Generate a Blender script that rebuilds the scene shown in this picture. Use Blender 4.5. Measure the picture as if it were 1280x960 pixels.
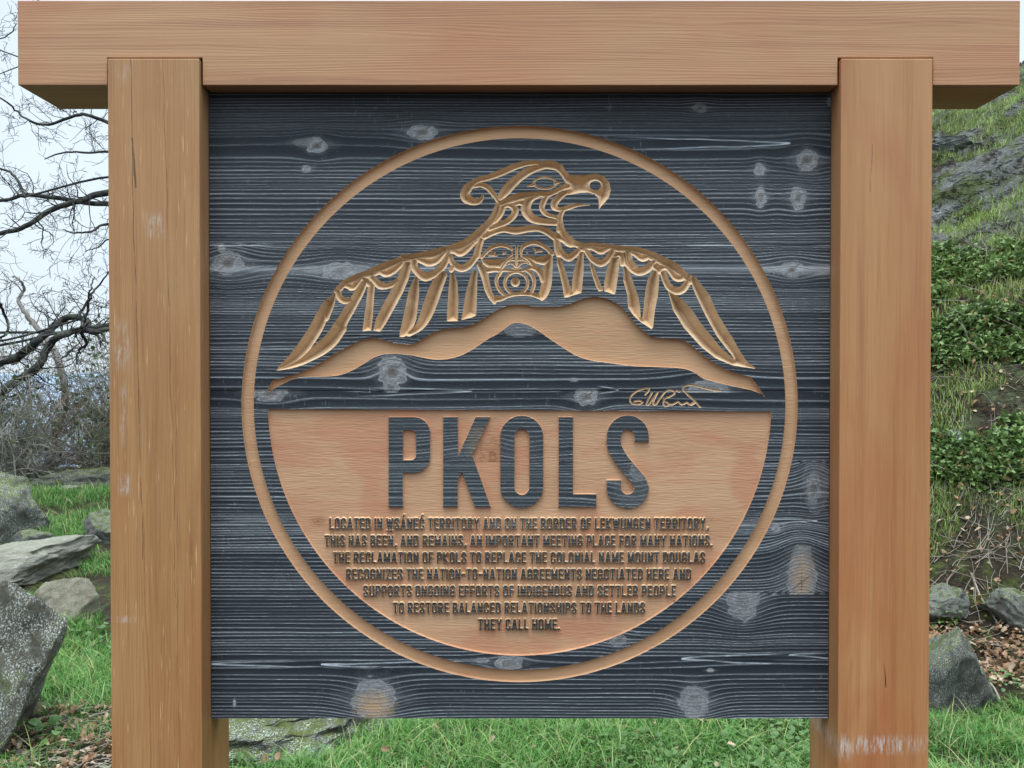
import bpy, bmesh, math, random
import numpy as np
from mathutils import Vector, noise as mnoise

# ------------------------------------------------------------------ camera, sky, sun, exposure
scene = bpy.context.scene
for o in list(bpy.data.objects):
    bpy.data.objects.remove(o)
F = 1223.0                      # focal length in photo pixels (1280 wide)
PITCH = math.radians(0.8)
CAM_H = 1.5
cam_d = bpy.data.cameras.new('camera')
cam_d.sensor_width = 36.0
cam_d.lens = 36.0 * F / 1280.0
cam_d.clip_start = 0.05
cam_d.clip_end = 60000
cam = bpy.data.objects.new('camera', cam_d)
scene.collection.objects.link(cam)
cam.location = (0, 0, CAM_H)
cam.rotation_euler = (math.radians(90) - PITCH, 0, 0)
scene.camera = cam

SUN_EL, SUN_AZ = math.radians(74), math.radians(190)     # azimuth from +Y clockwise: behind the viewer
world = bpy.data.worlds.new('World')
scene.world = world
world.use_nodes = True
wt = world.node_tree
wt.nodes.clear()
w_out = wt.nodes.new('ShaderNodeOutputWorld')
w_bg = wt.nodes.new('ShaderNodeBackground')
w_bg.inputs['Strength'].default_value = 0.1
sky = wt.nodes.new('ShaderNodeTexSky')
sky.sky_type = 'NISHITA'
sky.sun_disc = False
sky.sun_elevation = SUN_EL
sky.sun_rotation = SUN_AZ
sky.dust_density = 3.0
# overcast layer: bright towards the zenith, soft cloud texture
geo = wt.nodes.new('ShaderNodeTexCoord')
sep = wt.nodes.new('ShaderNodeSeparateXYZ')
wt.links.new(geo.outputs['Generated'], sep.inputs[0])
ramp = wt.nodes.new('ShaderNodeMapRange')
ramp.interpolation_type = 'SMOOTHSTEP'
ramp.inputs['From Min'].default_value = 0.30
ramp.inputs['From Max'].default_value = 1.0
ramp.inputs['To Min'].default_value = 8.7
ramp.inputs['To Max'].default_value = 36.0
wt.links.new(sep.outputs['Z'], ramp.inputs['Value'])
cn = wt.nodes.new('ShaderNodeTexNoise')
cn.inputs['Scale'].default_value = 2.2
cn.inputs['Detail'].default_value = 5
wt.links.new(geo.outputs['Generated'], cn.inputs['Vector'])
cm = wt.nodes.new('ShaderNodeMapRange')
cm.inputs['From Min'].default_value = 0.3
cm.inputs['From Max'].default_value = 0.7
cm.inputs['To Min'].default_value = 0.93
cm.inputs['To Max'].default_value = 1.07
wt.links.new(cn.outputs[0], cm.inputs['Value'])
mul = wt.nodes.new('ShaderNodeMath'); mul.operation = 'MULTIPLY'
wt.links.new(ramp.outputs[0], mul.inputs[0]); wt.links.new(cm.outputs[0], mul.inputs[1])
cloud = wt.nodes.new('ShaderNodeVectorMath'); cloud.operation = 'SCALE'
cloud.inputs[0].default_value = (0.85, 0.98, 1.08)
wt.links.new(mul.outputs[0], cloud.inputs['Scale'])
mixs = wt.nodes.new('ShaderNodeMix'); mixs.data_type = 'RGBA'
mixs.inputs['Factor'].default_value = 0.88
wt.links.new(sky.outputs[0], mixs.inputs[6]); wt.links.new(cloud.outputs[0], mixs.inputs[7])
wt.links.new(mixs.outputs[2], w_bg.inputs['Color'])
wt.links.new(w_bg.outputs[0], w_out.inputs['Surface'])

sun_d = bpy.data.lights.new('sun', 'SUN')
sun_d.energy = 1.5
sun_d.angle = math.radians(20)
sun_d.color = (1.0, 0.96, 0.9)
sun = bpy.data.objects.new('sun', sun_d)
scene.collection.objects.link(sun)
sdir = Vector((math.sin(SUN_AZ) * math.cos(SUN_EL), math.cos(SUN_AZ) * math.cos(SUN_EL), math.sin(SUN_EL)))
sun.rotation_euler = sdir.to_track_quat('Z', 'Y').to_euler()
sun.location = (0, -5, 12)

scene.view_settings.view_transform = 'Standard'
scene.view_settings.look = 'None'
scene.view_settings.exposure = 0.27
scene.view_settings.gamma = 1.0
scene.view_settings.use_curve_mapping = False
scene.render.engine = 'CYCLES'
scene.cycles.max_bounces = 6
scene.cycles.use_denoising = True

# ------------------------------------------------------------------ helpers
COL = scene.collection
CP, SP = math.cos(PITCH), math.sin(PITCH)

def at(u, v, Y):
    """point on the vertical plane y = Y seen at photo pixel (u, v)"""
    a, b = (u - 640) / F, (480 - v) / F
    dx, dy, dz = a, CP + b * SP, -SP + b * CP
    t = Y / dy
    return Vector((dx * t, Y, CAM_H + dz * t))

def project(X, Y, Z):
    Zr = Z - CAM_H
    f = Y * CP - Zr * SP
    up = Y * SP + Zr * CP
    return 640 + F * X / f, 480 - F * up / f

def mk(name, verts, faces, mat=None, parent=None, smooth=False, mats=None, mat_idx=None):
    me = bpy.data.meshes.new(name)
    verts = np.asarray(verts, dtype=np.float32)
    if isinstance(faces, np.ndarray):
        n, k = faces.shape
        me.vertices.add(len(verts)); me.vertices.foreach_set('co', verts.ravel())
        me.loops.add(n * k); me.loops.foreach_set('vertex_index', faces.astype(np.int32).ravel())
        me.polygons.add(n)
        me.polygons.foreach_set('loop_start', np.arange(0, n * k, k, dtype=np.int32))
        me.update(calc_edges=True)
    else:
        me.from_pydata(verts.tolist(), [], faces)
    me.validate()
    if mats:
        for m in mats: me.materials.append(m)
        if mat_idx is not None:
            me.polygons.foreach_set('material_index', np.asarray(mat_idx, dtype=np.int32))
    elif mat:
        me.materials.append(mat)
    me.polygons.foreach_set('use_smooth', np.full(len(me.polygons), smooth, dtype=bool))
    o = bpy.data.objects.new(name, me)
    COL.objects.link(o)
    if parent: o.parent = parent
    return o

def empty(name, loc=(0, 0, 0)):
    o = bpy.data.objects.new(name, None)
    o.empty_display_size = 0.1
    COL.objects.link(o); o.location = loc
    return o

def tag(o, label=None, cat=None, group=None, kind=None):
    if label: o['label'] = label
    if cat: o['category'] = cat
    if group: o['group'] = group
    if kind: o['kind'] = kind
    return o

def vnoise(x, y, seed=0):
    """smooth value noise in [-1, 1] on numpy arrays"""
    xi = np.floor(x).astype(np.int64); yi = np.floor(y).astype(np.int64)
    fx = x - xi; fy = y - yi
    fx = fx * fx * (3 - 2 * fx); fy = fy * fy * (3 - 2 * fy)
    def h(a, b):
        n = (a * 374761393 + b * 668265263 + seed * 974711) & 0x7fffffff
        n = ((n ^ (n >> 13)) * 1274126177) & 0x7fffffff
        n = n ^ (n >> 16)
        return (n & 0xffff) / 32767.5 - 1.0
    return ((h(xi, yi) * (1 - fx) + h(xi + 1, yi) * fx) * (1 - fy) +
            (h(xi, yi + 1) * (1 - fx) + h(xi + 1, yi + 1) * fx) * fy)

def fbm(x, y, seed=0, oct=4):
    s = 0; a = 1.0; t = 0
    for k in range(oct):
        s = s + a * vnoise(x * 2 ** k, y * 2 ** k, seed + 17 * k); t += a; a *= 0.5
    return s / t

def sstep(a, b, x):
    t = np.clip((x - a) / (b - a), 0, 1)
    return t * t * (3 - 2 * t)

# ------------------------------------------------------------------ materials
class NT:
    def __init__(s, name, rough=0.7, spec=0.3):
        s.m = bpy.data.materials.new(name); s.m.use_nodes = True
        s.t = s.m.node_tree
        s.b = s.t.nodes['Principled BSDF']
        s.b.inputs['Roughness'].default_value = rough
        s.b.inputs['Specular IOR Level'].default_value = spec
        s.tc = None
    def n(s, typ, **kw):
        nd = s.t.nodes.new(typ)
        for k, v in kw.items(): setattr(nd, k, v)
        return nd
    def link(s, a, b): s.t.links.new(a, b)
    def obj(s):
        if not s.tc: s.tc = s.n('ShaderNodeTexCoord')
        return s.tc.outputs['Object']
    def mapped(s, scale, loc=(0, 0, 0), src=None, rot=(0, 0, 0)):
        mp = s.n('ShaderNodeMapping')
        mp.inputs['Scale'].default_value = scale; mp.inputs['Location'].default_value = loc
        mp.inputs['Rotation'].default_value = rot
        s.link(src or s.obj(), mp.inputs['Vector']); return mp.outputs[0]
    def noise(s, vec, scale=1.0, detail=4, rough=0.55, dist=0.0):
        nd = s.n('ShaderNodeTexNoise')
        nd.inputs['Scale'].default_value = scale; nd.inputs['Detail'].default_value = detail
        nd.inputs['Roughness'].default_value = rough; nd.inputs['Distortion'].default_value = dist
        s.link(vec, nd.inputs['Vector']); return nd.outputs[0]
    def rng(s, val, a, b, c=0.0, d=1.0):
        nd = s.n('ShaderNodeMapRange')
        for i, x in zip(('From Min', 'From Max', 'To Min', 'To Max'), (a, b, c, d)): nd.inputs[i].default_value = x
        s.link(val, nd.inputs['Value']); return nd.outputs[0]
    def math(s, op, a, b=0.0):
        nd = s.n('ShaderNodeMath', operation=op)
        for i, x in enumerate((a, b)):
            if isinstance(x, (int, float)): nd.inputs[i].default_value = x
            else: s.link(x, nd.inputs[i])
        return nd.outputs[0]
    def mix(s, f, a, b, mode='MIX'):
        nd = s.n('ShaderNodeMix', data_type='RGBA', blend_type=mode)
        if isinstance(f, (int, float)): nd.inputs['Factor'].default_value = f
        else: s.link(f, nd.inputs['Factor'])
        for i, x in ((6, a), (7, b)):
            if isinstance(x, tuple): nd.inputs[i].default_value = (*x, 1)
            else: s.link(x, nd.inputs[i])
        return nd.outputs[2]
    def color(s, c):
        if isinstance(c, tuple): s.b.inputs['Base Color'].default_value = (*c, 1)
        else: s.link(c, s.b.inputs['Base Color'])
        return s
    def bump(s, h, strength=0.3, dist=0.002):
        nd = s.n('ShaderNodeBump')
        nd.inputs['Strength'].default_value = strength; nd.inputs['Distance'].default_value = dist
        s.link(h, nd.inputs['Height']); s.link(nd.outputs[0], s.b.inputs['Normal'])
    def attr(s, name):
        nd = s.n('ShaderNodeAttribute', attribute_name=name); return nd.outputs['Fac']
    def xyz(s):
        nd = s.n('ShaderNodeSeparateXYZ'); s.link(s.obj(), nd.inputs[0]); return nd.outputs

def wood(name, c_lo, c_hi, c_red, axis, rough=0.55, fine=1.0, cracks=(), scuffs=(), fleck=0.5, seed=0.0, blotch=0.5):
    """finished cedar; grain runs along 'x' or 'z' of the object"""
    m = NT(name, rough, 0.35)
    def sc(cross, along): return (along, cross, cross) if axis == 'x' else (cross, cross, along)
    big = m.noise(m.mapped(sc(9, 0.7), (seed, seed * 2, seed * 3)), 1.0, 3, 0.5, 0.4)
    mid = m.noise(m.mapped(sc(60, 1.6), (seed, 3, seed)), 1.0, 4, 0.6, 0.3)
    fin = m.noise(m.mapped(sc(420, 9), (1, seed, seed)), 1.0, 3, 0.6)
    blo = m.noise(m.mapped(sc(6, 2.5), (seed + 4, 7, seed)), 1.0, 3, 0.5, 0.6)
    col = m.mix(m.rng(big, 0.3, 0.7), c_lo, c_hi)
    col = m.mix(m.math('MULTIPLY', m.rng(blo, 0.45, 0.7), blotch), col, c_red)
    col = m.mix(m.math('MULTIPLY', m.rng(mid, 0.5, 0.75), 0.5), col, tuple(x * 0.62 for x in c_red))
    col = m.mix(m.math('MULTIPLY', m.rng(fin, 0.45, 0.8), 0.30 * fine), col, tuple(x * 0.5 for x in c_lo))
    fl = m.noise(m.mapped(sc(260, 14), (9, seed, 5)), 1.0, 2, 0.5)
    col = m.mix(m.math('MULTIPLY', m.rng(fl, 0.66, 0.74), fleck), col, tuple(min(1, x * 1.35 + 0.04) for x in c_hi))
    hgt = m.math('ADD', m.math('MULTIPLY', fin, 0.6), mid)
    X = m.xyz()
    wob = m.noise(m.mapped(sc(12, 5), (3, 1, seed)), 1.0, 3, 0.6)
    cr, lg = (X['X'], X['Z']) if axis == 'z' else (X['Z'], X['X'])
    for (x0, x1, z0, z1, w, st) in cracks:          # hairline checks: position, extent, half width
        t = m.rng(lg, z0, z1)
        ctr = m.math('ADD', m.rng(lg, z0, z1, x0, x1), m.rng(wob, 0.3, 0.7, -0.0035, 0.0035))
        d = m.math('ABSOLUTE', m.math('SUBTRACT', cr, ctr))
        msk = m.rng(d, w * 0.5, w, 1, 0)
        brk = m.rng(m.noise(m.mapped(sc(2, 14), (x0 * 50, 2, z0 * 9)), 1.0, 3, 0.6), 0.38, 0.55)
        inr = m.math('MULTIPLY', m.math('GREATER_THAN', lg, min(z0, z1)), m.math('LESS_THAN', lg, max(z0, z1)))
        msk = m.math('MULTIPLY', m.math('MULTIPLY', msk, inr), m.math('MULTIPLY', brk, st))
        col = m.mix(msk, col, (0.05, 0.025, 0.012))
        hgt = m.math('SUBTRACT', hgt, m.math('MULTIPLY', msk, 2.0))
    for (x0, x1, z0, z1, st) in scuffs:             # rubbed, chalky marks
        cx, cz, hx, hz = (x0 + x1) / 2, (z0 + z1) / 2, abs(x1 - x0) / 2, abs(z1 - z0) / 2
        a = m.rng(m.math('ABSOLUTE', m.math('SUBTRACT', cr, cx)), hx * 0.3, hx, 1, 0)
        b = m.rng(m.math('ABSOLUTE', m.math('SUBTRACT', lg, cz)), hz * 0.4, hz, 1, 0)
        nz = m.rng(m.noise(m.mapped(sc(200, 30), (cx, cz, 1)), 1.0, 4, 0.7), 0.45, 0.62)
        col = m.mix(m.math('MULTIPLY', m.math('MULTIPLY', a, b), m.math('MULTIPLY', nz, st)), col, (0.55, 0.50, 0.46))
    Xs = m.xyz()
    cross = m.math('ADD', Xs['Y'], Xs['X'] if axis == 'z' else Xs['Z'])
    flow = m.noise(m.mapped(sc(7, 0.55), (seed, 5, 2)), 1.0, 3, 0.5)
    ph = m.math('ADD', m.math('MULTIPLY', cross, 1050.0), m.math('MULTIPLY', flow, 150.0))
    ringw = m.math('SINE', ph)
    rm = m.noise(m.mapped(sc(30, 3), (7, seed, 1)), 1.0, 3, 0.6)
    col = m.mix(m.math('MULTIPLY', m.math('MULTIPLY', m.rng(ringw, 0.1, 1.0), m.rng(rm, 0.35, 0.65)), 0.42 * fine), col, tuple(x * 0.62 for x in c_red))
    hgt = m.math('ADD', hgt, m.math('MULTIPLY', ringw, 0.12))
    vf = m.noise(m.mapped(sc(450, 6), (2, seed, 7)), 1.0, 2, 0.5)
    col = m.mix(m.math('MULTIPLY', m.rng(vf, 0.50, 0.68), 0.40 * fine), col, tuple(x * 0.55 for x in c_red))
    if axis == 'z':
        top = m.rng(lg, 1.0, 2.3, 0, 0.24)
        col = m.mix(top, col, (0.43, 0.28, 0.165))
    m.color(col)
    m.b.inputs['Coat Weight'].default_value = 0.06
    m.b.inputs['Coat Roughness'].default_value = 0.35
    m.bump(hgt, 0.35, 0.0015)
    return m.m

P_Y = 2.02        # post fronts
B_Y = 2.029       # beam front
S_Y = 2.08        # panel face
BACK_Y = 2.216
def px_z(v, Y=P_Y): return at(640, v, Y).z
def px_x(u, v=480, Y=P_Y): return at(u, v, Y).x

def post_crack(u0, v0, u1, v1, w, st=1.0):
    return (px_x(u0, v0), px_x(u1, v1), px_z(v0), px_z(v1), w, st)
def post_scuff(u0, v0, u1, v1, st): return (px_x(u0, v0), px_x(u1, v1), px_z(v0), px_z(v1), st)

M_POST_OLD = wood('cedar_post_weathered', (0.355, 0.174, 0.064), (0.435, 0.236, 0.096), (0.35, 0.124, 0.040), 'z', fine=0.75, fleck=0.9, seed=1.3,
    cracks=[post_crack(163, 70, 178, 700, 0.0011, 0.85), post_crack(204, 70, 220, 760, 0.0009, 0.7), post_crack(165, 172, 171, 235, 0.0024, 1.0),
            post_crack(178, 640, 190, 960, 0.0007, 0.5), post_crack(219, 500, 224, 960, 0.0007, 0.5)],
    scuffs=[post_scuff(140, 395, 166, 470, 0.7), post_scuff(146, 590, 165, 622, 0.9), post_scuff(176, 262, 208, 300, 0.7), post_scuff(132, 768, 176, 780, 0.6), post_scuff(148, 470, 160, 560, 0.6), post_scuff(140, 75, 165, 110, 0.35)])
M_POST_NEW = wood('cedar_post_smooth', (0.39, 0.172, 0.062), (0.47, 0.234, 0.096), (0.38, 0.116, 0.040), 'z', fine=0.38, fleck=0.2, seed=5.1, blotch=0.7,
    cracks=[post_crack(1105, 830, 1107, 860, 0.0014, 1.0), post_crack(1090, 180, 1087, 240, 0.001, 0.6)],
    scuffs=[post_scuff(1030, 917, 1180, 945, 0.75), post_scuff(1044, 915, 1064, 955, 0.8)])
M_BEAM = wood('cedar_beam', (0.42, 0.222, 0.116), (0.50, 0.288, 0.158), (0.42, 0.172, 0.090), 'x', fine=0.16, fleck=0.08, seed=9.7, blotch=0.6)

# carved raw wood
def raw_wood(name, lo, hi, red, blot):
    m = NT(name, 0.65, 0.25)
    big = m.noise(m.mapped((1.5, 1, 14)), 1.0, 4, 0.55, 0.5)
    fin = m.noise(m.mapped((14, 40, 330)), 1.0, 3, 0.6)
    mid = m.noise(m.mapped((3, 10, 90), (2, 1, 4)), 1.0, 4, 0.6, 0.3)
    col = m.mix(m.rng(big, 0.3, 0.7), lo, hi)
    if blot:
        b = m.noise(m.mapped((5.5, 1, 8), (3.1, 0, 1.7)), 1.0, 3, 0.45, 0.8)
        col = m.mix(m.math('MULTIPLY', m.rng(b, 0.51, 0.61), 0.45), col, red)
        m2 = m.noise(m.mapped((30, 30, 60)), 1.0, 4, 0.7)
        col = m.mix(m.math('MULTIPLY', m.rng(m2, 0.66, 0.74), 0.4), col, tuple(min(1, x * 1.4) for x in hi))
    col = m.mix(m.math('MULTIPLY', m.rng(mid, 0.55, 0.75), 0.35), col, red)
    col = m.mix(m.math('MULTIPLY', m.rng(fin, 0.5, 0.8), 0.30), col, tuple(x * 0.5 for x in lo))
    if blot: col = m.mix(m.attr('fk'), col, (0.20, 0.075, 0.035))
    m.color(col)
    m.bump(m.math('ADD', fin, mid), 0.3, 0.001)
    return m.m
M_RAW = raw_wood('carved_cedar', (0.46, 0.268, 0.148), (0.55, 0.345, 0.200), (0.43, 0.190, 0.100), False)
M_FIELD = raw_wood('carved_cedar_field', (0.46, 0.258, 0.148), (0.55, 0.335, 0.198), (0.45, 0.180, 0.100), True)
def groove_wood():
    m = NT('carved_groove_cedar', 0.7, 0.2)
    fin = m.noise(m.mapped((60, 60, 200)), 1.0, 3, 0.6)
    big = m.noise(m.mapped((8, 8, 25)), 1.0, 3, 0.6)
    col = m.mix(m.rng(big, 0.3, 0.7), (0.56, 0.37, 0.21), (0.70, 0.51, 0.33))
    col = m.mix(m.math('MULTIPLY', m.rng(fin, 0.45, 0.75), 0.3), col, (0.34, 0.20, 0.10))
    m.color(col); m.bump(fin, 0.4, 0.001); return m.m
M_GROOVE = groove_wood()

def charred(name, dark, dark2, ridge, pale_c):
    m = NT(name, 0.6, 0.25)
    ln, kn, kc, tn = m.attr('ln'), m.attr('kn'), m.attr('kc'), m.attr('tn')
    sp = m.noise(m.mapped((70, 1, 500)), 1.0, 4, 0.7)
    big = m.noise(m.mapped((2.2, 1, 30)), 1.0, 4, 0.6)
    col = m.mix(m.rng(big, 0.35, 0.8), dark, dark2)
    col = m.mix(m.math('MULTIPLY', ln, m.rng(sp, 0.25, 0.55, 0.72, 1.0)), col, ridge)
    grit = m.noise(m.mapped((240, 1, 420)), 1.0, 4, 0.8)
    col = m.mix(m.math('MULTIPLY', kn, m.rng(grit, 0.3, 0.62, 0.35, 1.0)), col, pale_c)
    col = m.mix(tn, col, (0.40, 0.26, 0.14))
    col = m.mix(kc, col, (0.075, 0.055, 0.045))
    m.color(col)
    m.bump(grit, 0.3, 0.0006)
    return m.m
M_CHAR = charred('charred_board', (0.0105, 0.0148, 0.0205), (0.019, 0.025, 0.032), (0.45, 0.485, 0.525), (0.48, 0.485, 0.49))
M_CHAR_L = charred('charred_letter', (0.018, 0.025, 0.032), (0.036, 0.044, 0.050), (0.34, 0.37, 0.39), (0.24, 0.25, 0.25))
M_CHAR_S = charred('worn_letter_tops', (0.024, 0.023, 0.023), (0.05, 0.046, 0.043), (0.22, 0.21, 0.20), (0.3, 0.28, 0.26))
m = NT('panel_back', 0.8, 0.2); m.color((0.03, 0.035, 0.04)); M_BACK = m.m

# ------------------------------------------------------------------ terrain
def bank(d):
    return np.interp(d, [-5, -0.3, 0.1, 0.45, 0.8, 1.6, 2.5, 3.5, 4.8, 7, 12, 30],
                     [0, 0, 0.03, 0.16, 0.45, 1.30, 2.05, 2.66, 3.42, 3.95, 4.2, 4.3])
def ground_z(x, y, fine=True):
    x = np.asarray(x, dtype=float); y = np.asarray(y, dtype=float)
    d = (y - 4.75) + 0.42 * (x - 2.1) + 0.25 * vnoise(x * 0.9, y * 0.9, 5)
    wid = sstep(-1.2, 1.3, x - 0.12 * (y - 5))
    left = 0.42 * sstep(4.5, 9.0, y) * (1 - wid) - 0.10 * np.clip(y - 10.2, 0, 12) ** 1.35 * (1 - wid)
    z = bank(d) * wid + left
    z = z + 0.05 * fbm(x * 1.3, y * 1.3, 3, 3)
    if fine:
        on = wid * sstep(0.2, 1.0, d)
        z = z + on * (0.16 * fbm(x * 1.1, y * 2.2, 11, 4) + 0.05 * fbm(x * 5, y * 5, 13, 3)) + 0.012 * fbm(x * 9, y * 9, 7, 3)
        led = np.floor(z / 0.42 + 0.3 * vnoise(x, y, 21)) * 0.42
        z = z + on * 0.10 * (led - z + 0.21) * sstep(1.4, 2.2, d)
        dg = x * 0.8 + y * 0.6; ac = -x * 0.5 + z * 1.6
        rid = 1 - np.abs(fbm(dg * 0.7, ac * 2.6, 29, 4)) * 2.2
        z = z + on * sstep(2.4, 3.0, d) * 0.13 * np.clip(rid, -0.4, 1)
        z = z + on * sstep(2.3, 4.0, d) * np.clip(0.42 * (x - 3.95), -0.8, 1.2)
        z = z + on * 0.05 * np.clip(vnoise(x * 6, y * 6, 33), 0, 1) * (1 - sstep(2.4, 3.0, d))
    return z
def hit(u, v, tmax=40.0):
    a, b = (u - 640) / F, (480 - v) / F
    D = np.array([a, CP + b * SP, -SP + b * CP])
    t = np.arange(2.6, tmax, 0.02)
    P = D[None, :] * t[:, None]; P[:, 2] += CAM_H
    below = P[:, 2] < ground_z(P[:, 0], P[:, 1])
    if not below.any(): return Vector(P[-1])
    return Vector(P[np.argmax(below)])

# ------------------------------------------------------------------ the sign: posts, beam
sign = empty('wooden_sign', (0.0, P_Y, 0.0))
tag(sign, 'large timber frame sign with a dark carved panel reading PKOLS', 'sign')
SO = Vector(sign.location)

def bevel(o, w=0.004, seg=2):
    md = o.modifiers.new('bevel', 'BEVEL'); md.width = w; md.segments = seg; md.limit_method = 'ANGLE'
    md.angle_limit = math.radians(40)
def box(name, x0, x1, y0, y1, z0, z1, mat, parent, bev=0.004):
    v = [(x, y, z) for x in (x0, x1) for y in (y0, y1) for z in (z0, z1)]
    v = [tuple(Vector(p) - SO) for p in v]
    f = [(0, 1, 3, 2), (4, 6, 7, 5), (0, 4, 5, 1), (2, 3, 7, 6), (0, 2, 6, 4), (1, 5, 7, 3)]
    o = mk(name, v, f, mat, parent)
    if bev: bevel(o, bev)
    return o
PLX0, PLX1 = px_x(136.7, 520), px_x(250.8, 520)
PRX0, PRX1 = px_x(1049.5, 520), px_x(1163.5, 520)
P_TOP = px_z(73)
lp = box('post', PLX0, PLX1, P_Y, BACK_Y - 0.002, -0.25, P_TOP, M_POST_OLD, sign, 0.0022)
rp = box('post', PRX0, PRX1, P_Y, BACK_Y - 0.002, -0.25, P_TOP, M_POST_NEW, sign, 0.0022)
lp['label'] = 'scuffed left post with fine cracks'; rp['label'] = 'smooth right post with a chalky band near its foot'
BX0, BX1 = px_x(22, 60, B_Y), px_x(1275, 60, B_Y)
BZ0, BZ1 = px_z(106.5, B_Y), px_z(0.5, B_Y)
g = 0.0042
out = [(BX0, BZ0), (PLX0 - g, BZ0), (PLX0 - g, P_TOP + g), (PLX1 + g, P_TOP + g), (PLX1 + g, BZ0),
       (PRX0 - g, BZ0), (PRX0 - g, P_TOP + g), (PRX1 + g, P_TOP + g), (PRX1 + g, BZ0), (BX1, BZ0), (BX1, BZ1), (BX0, BZ1)]
n = len(out)
vs = [(x - SO.x, B_Y - SO.y, z - SO.z) for x, z in out] + [(x - SO.x, BACK_Y - SO.y, z - SO.z) for x, z in out]
fs = [tuple(range(n)), tuple(range(2 * n - 1, n - 1, -1))] + [(i, i + n, (i + 1) % n + n, (i + 1) % n) for i in range(n)]
beam = mk('crossbeam', vs, fs, M_BEAM, sign)
bevel(beam, 0.0016)

# ------------------------------------------------------------------ the carved panel: heightfield from the traced design
PX0, PX1 = PLX1 + 0.0015, PRX0 - 0.0015
PZ1 = BZ0 - 0.0015
PZ0 = at(640, 898, S_Y).z
MPP = S_Y / F                                  # metres per photo pixel on the panel
panel = box('panel', PX0, PX1, S_Y + 0.034, S_Y + 0.066, PZ0, PZ1, M_BACK, sign, 0)

DU = 0.52
xs = np.arange(PX0, PX1, DU * MPP); xs = np.append(xs, PX1)
vt = np.concatenate([np.arange(100, 640, 0.56), np.arange(640, 794, 0.42), np.arange(794, 897.9, 0.56), [898.0]])
zs = np.array([at(640, v, S_Y).z for v in vt]); zs = np.minimum(zs, PZ1)
keep = np.append(True, np.diff(zs) < -1e-6); zs = zs[keep]
zs[-1] = PZ0
XX, ZZ = np.meshgrid(xs, zs)
UU, VV = project(XX, np.full_like(XX, S_Y), ZZ)
UU = UU.astype(np.float32); VV = VV.astype(np.float32)
NR, NC = XX.shape
ucol = UU[NR // 2]; vrow = VV[:, NC // 2]
BIG = np.float32(99.0)

def window(u0, u1, v0, v1):
    j0 = max(0, np.searchsorted(ucol, u0 - 5)); j1 = min(NC, np.searchsorted(ucol, u1 + 5))
    i0 = max(0, np.searchsorted(vrow, v0 - 2)); i1 = min(NR, np.searchsorted(vrow, v1 + 2))
    return slice(i0, i1), slice(j0, j1)

sig_ref = None
def capsule(field, p, q, r0, r1):
    """field = min(field, signed distance to a tapered stroke)"""
    R = max(r0, r1) + 3
    w = window(min(p[0], q[0]) - R, max(p[0], q[0]) + R, min(p[1], q[1]) - R, max(p[1], q[1]) + R)
    u = UU[w] - p[0]; v = VV[w] - p[1]
    dx, dy = q[0] - p[0], q[1] - p[1]
    L = dx * dx + dy * dy + 1e-9
    t = np.clip((u * dx + v * dy) / L, 0, 1)
    d = np.hypot(u - t * dx, v - t * dy) - (r0 + (r1 - r0) * t)
    field[w] = np.minimum(field[w], d)

def spline(pts, n=6):
    pts = np.asarray(pts, dtype=float)
    if len(pts) < 3: return pts
    P = np.vstack([2 * pts[0] - pts[1], pts, 2 * pts[-1] - pts[-2]])
    o = []
    for i in range(1, len(P) - 2):
        for t in np.arange(n) / n:
            a, b, c, d = P[i - 1], P[i], P[i + 1], P[i + 2]
            o.append(0.5 * (2 * b + (c - a) * t + (2 * a - 5 * b + 4 * c - d) * t * t + (3 * b - a - 3 * c + d) * t ** 3))
    o.append(P[-2])
    return np.array(o)

def stroke(field, ox, oy, k, pts, smooth=True, rs=1.0):
    """pts: (x, y, r) in an enlarged crop of the photo with origin ox, oy and scale k"""
    p = np.asarray(pts, dtype=float).copy()
    p[:, 0] = ox + p[:, 0] / k; p[:, 1] = oy + p[:, 1] / k; p[:, 2] = p[:, 2] / k * rs * (1.09 if field is not sig_ref else 1.0)
    if smooth: p = spline(p)
    for a, b in zip(p[:-1], p[1:]):
        capsule(field, a, b, max(a[2], 0.15), max(b[2], 0.15))

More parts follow.
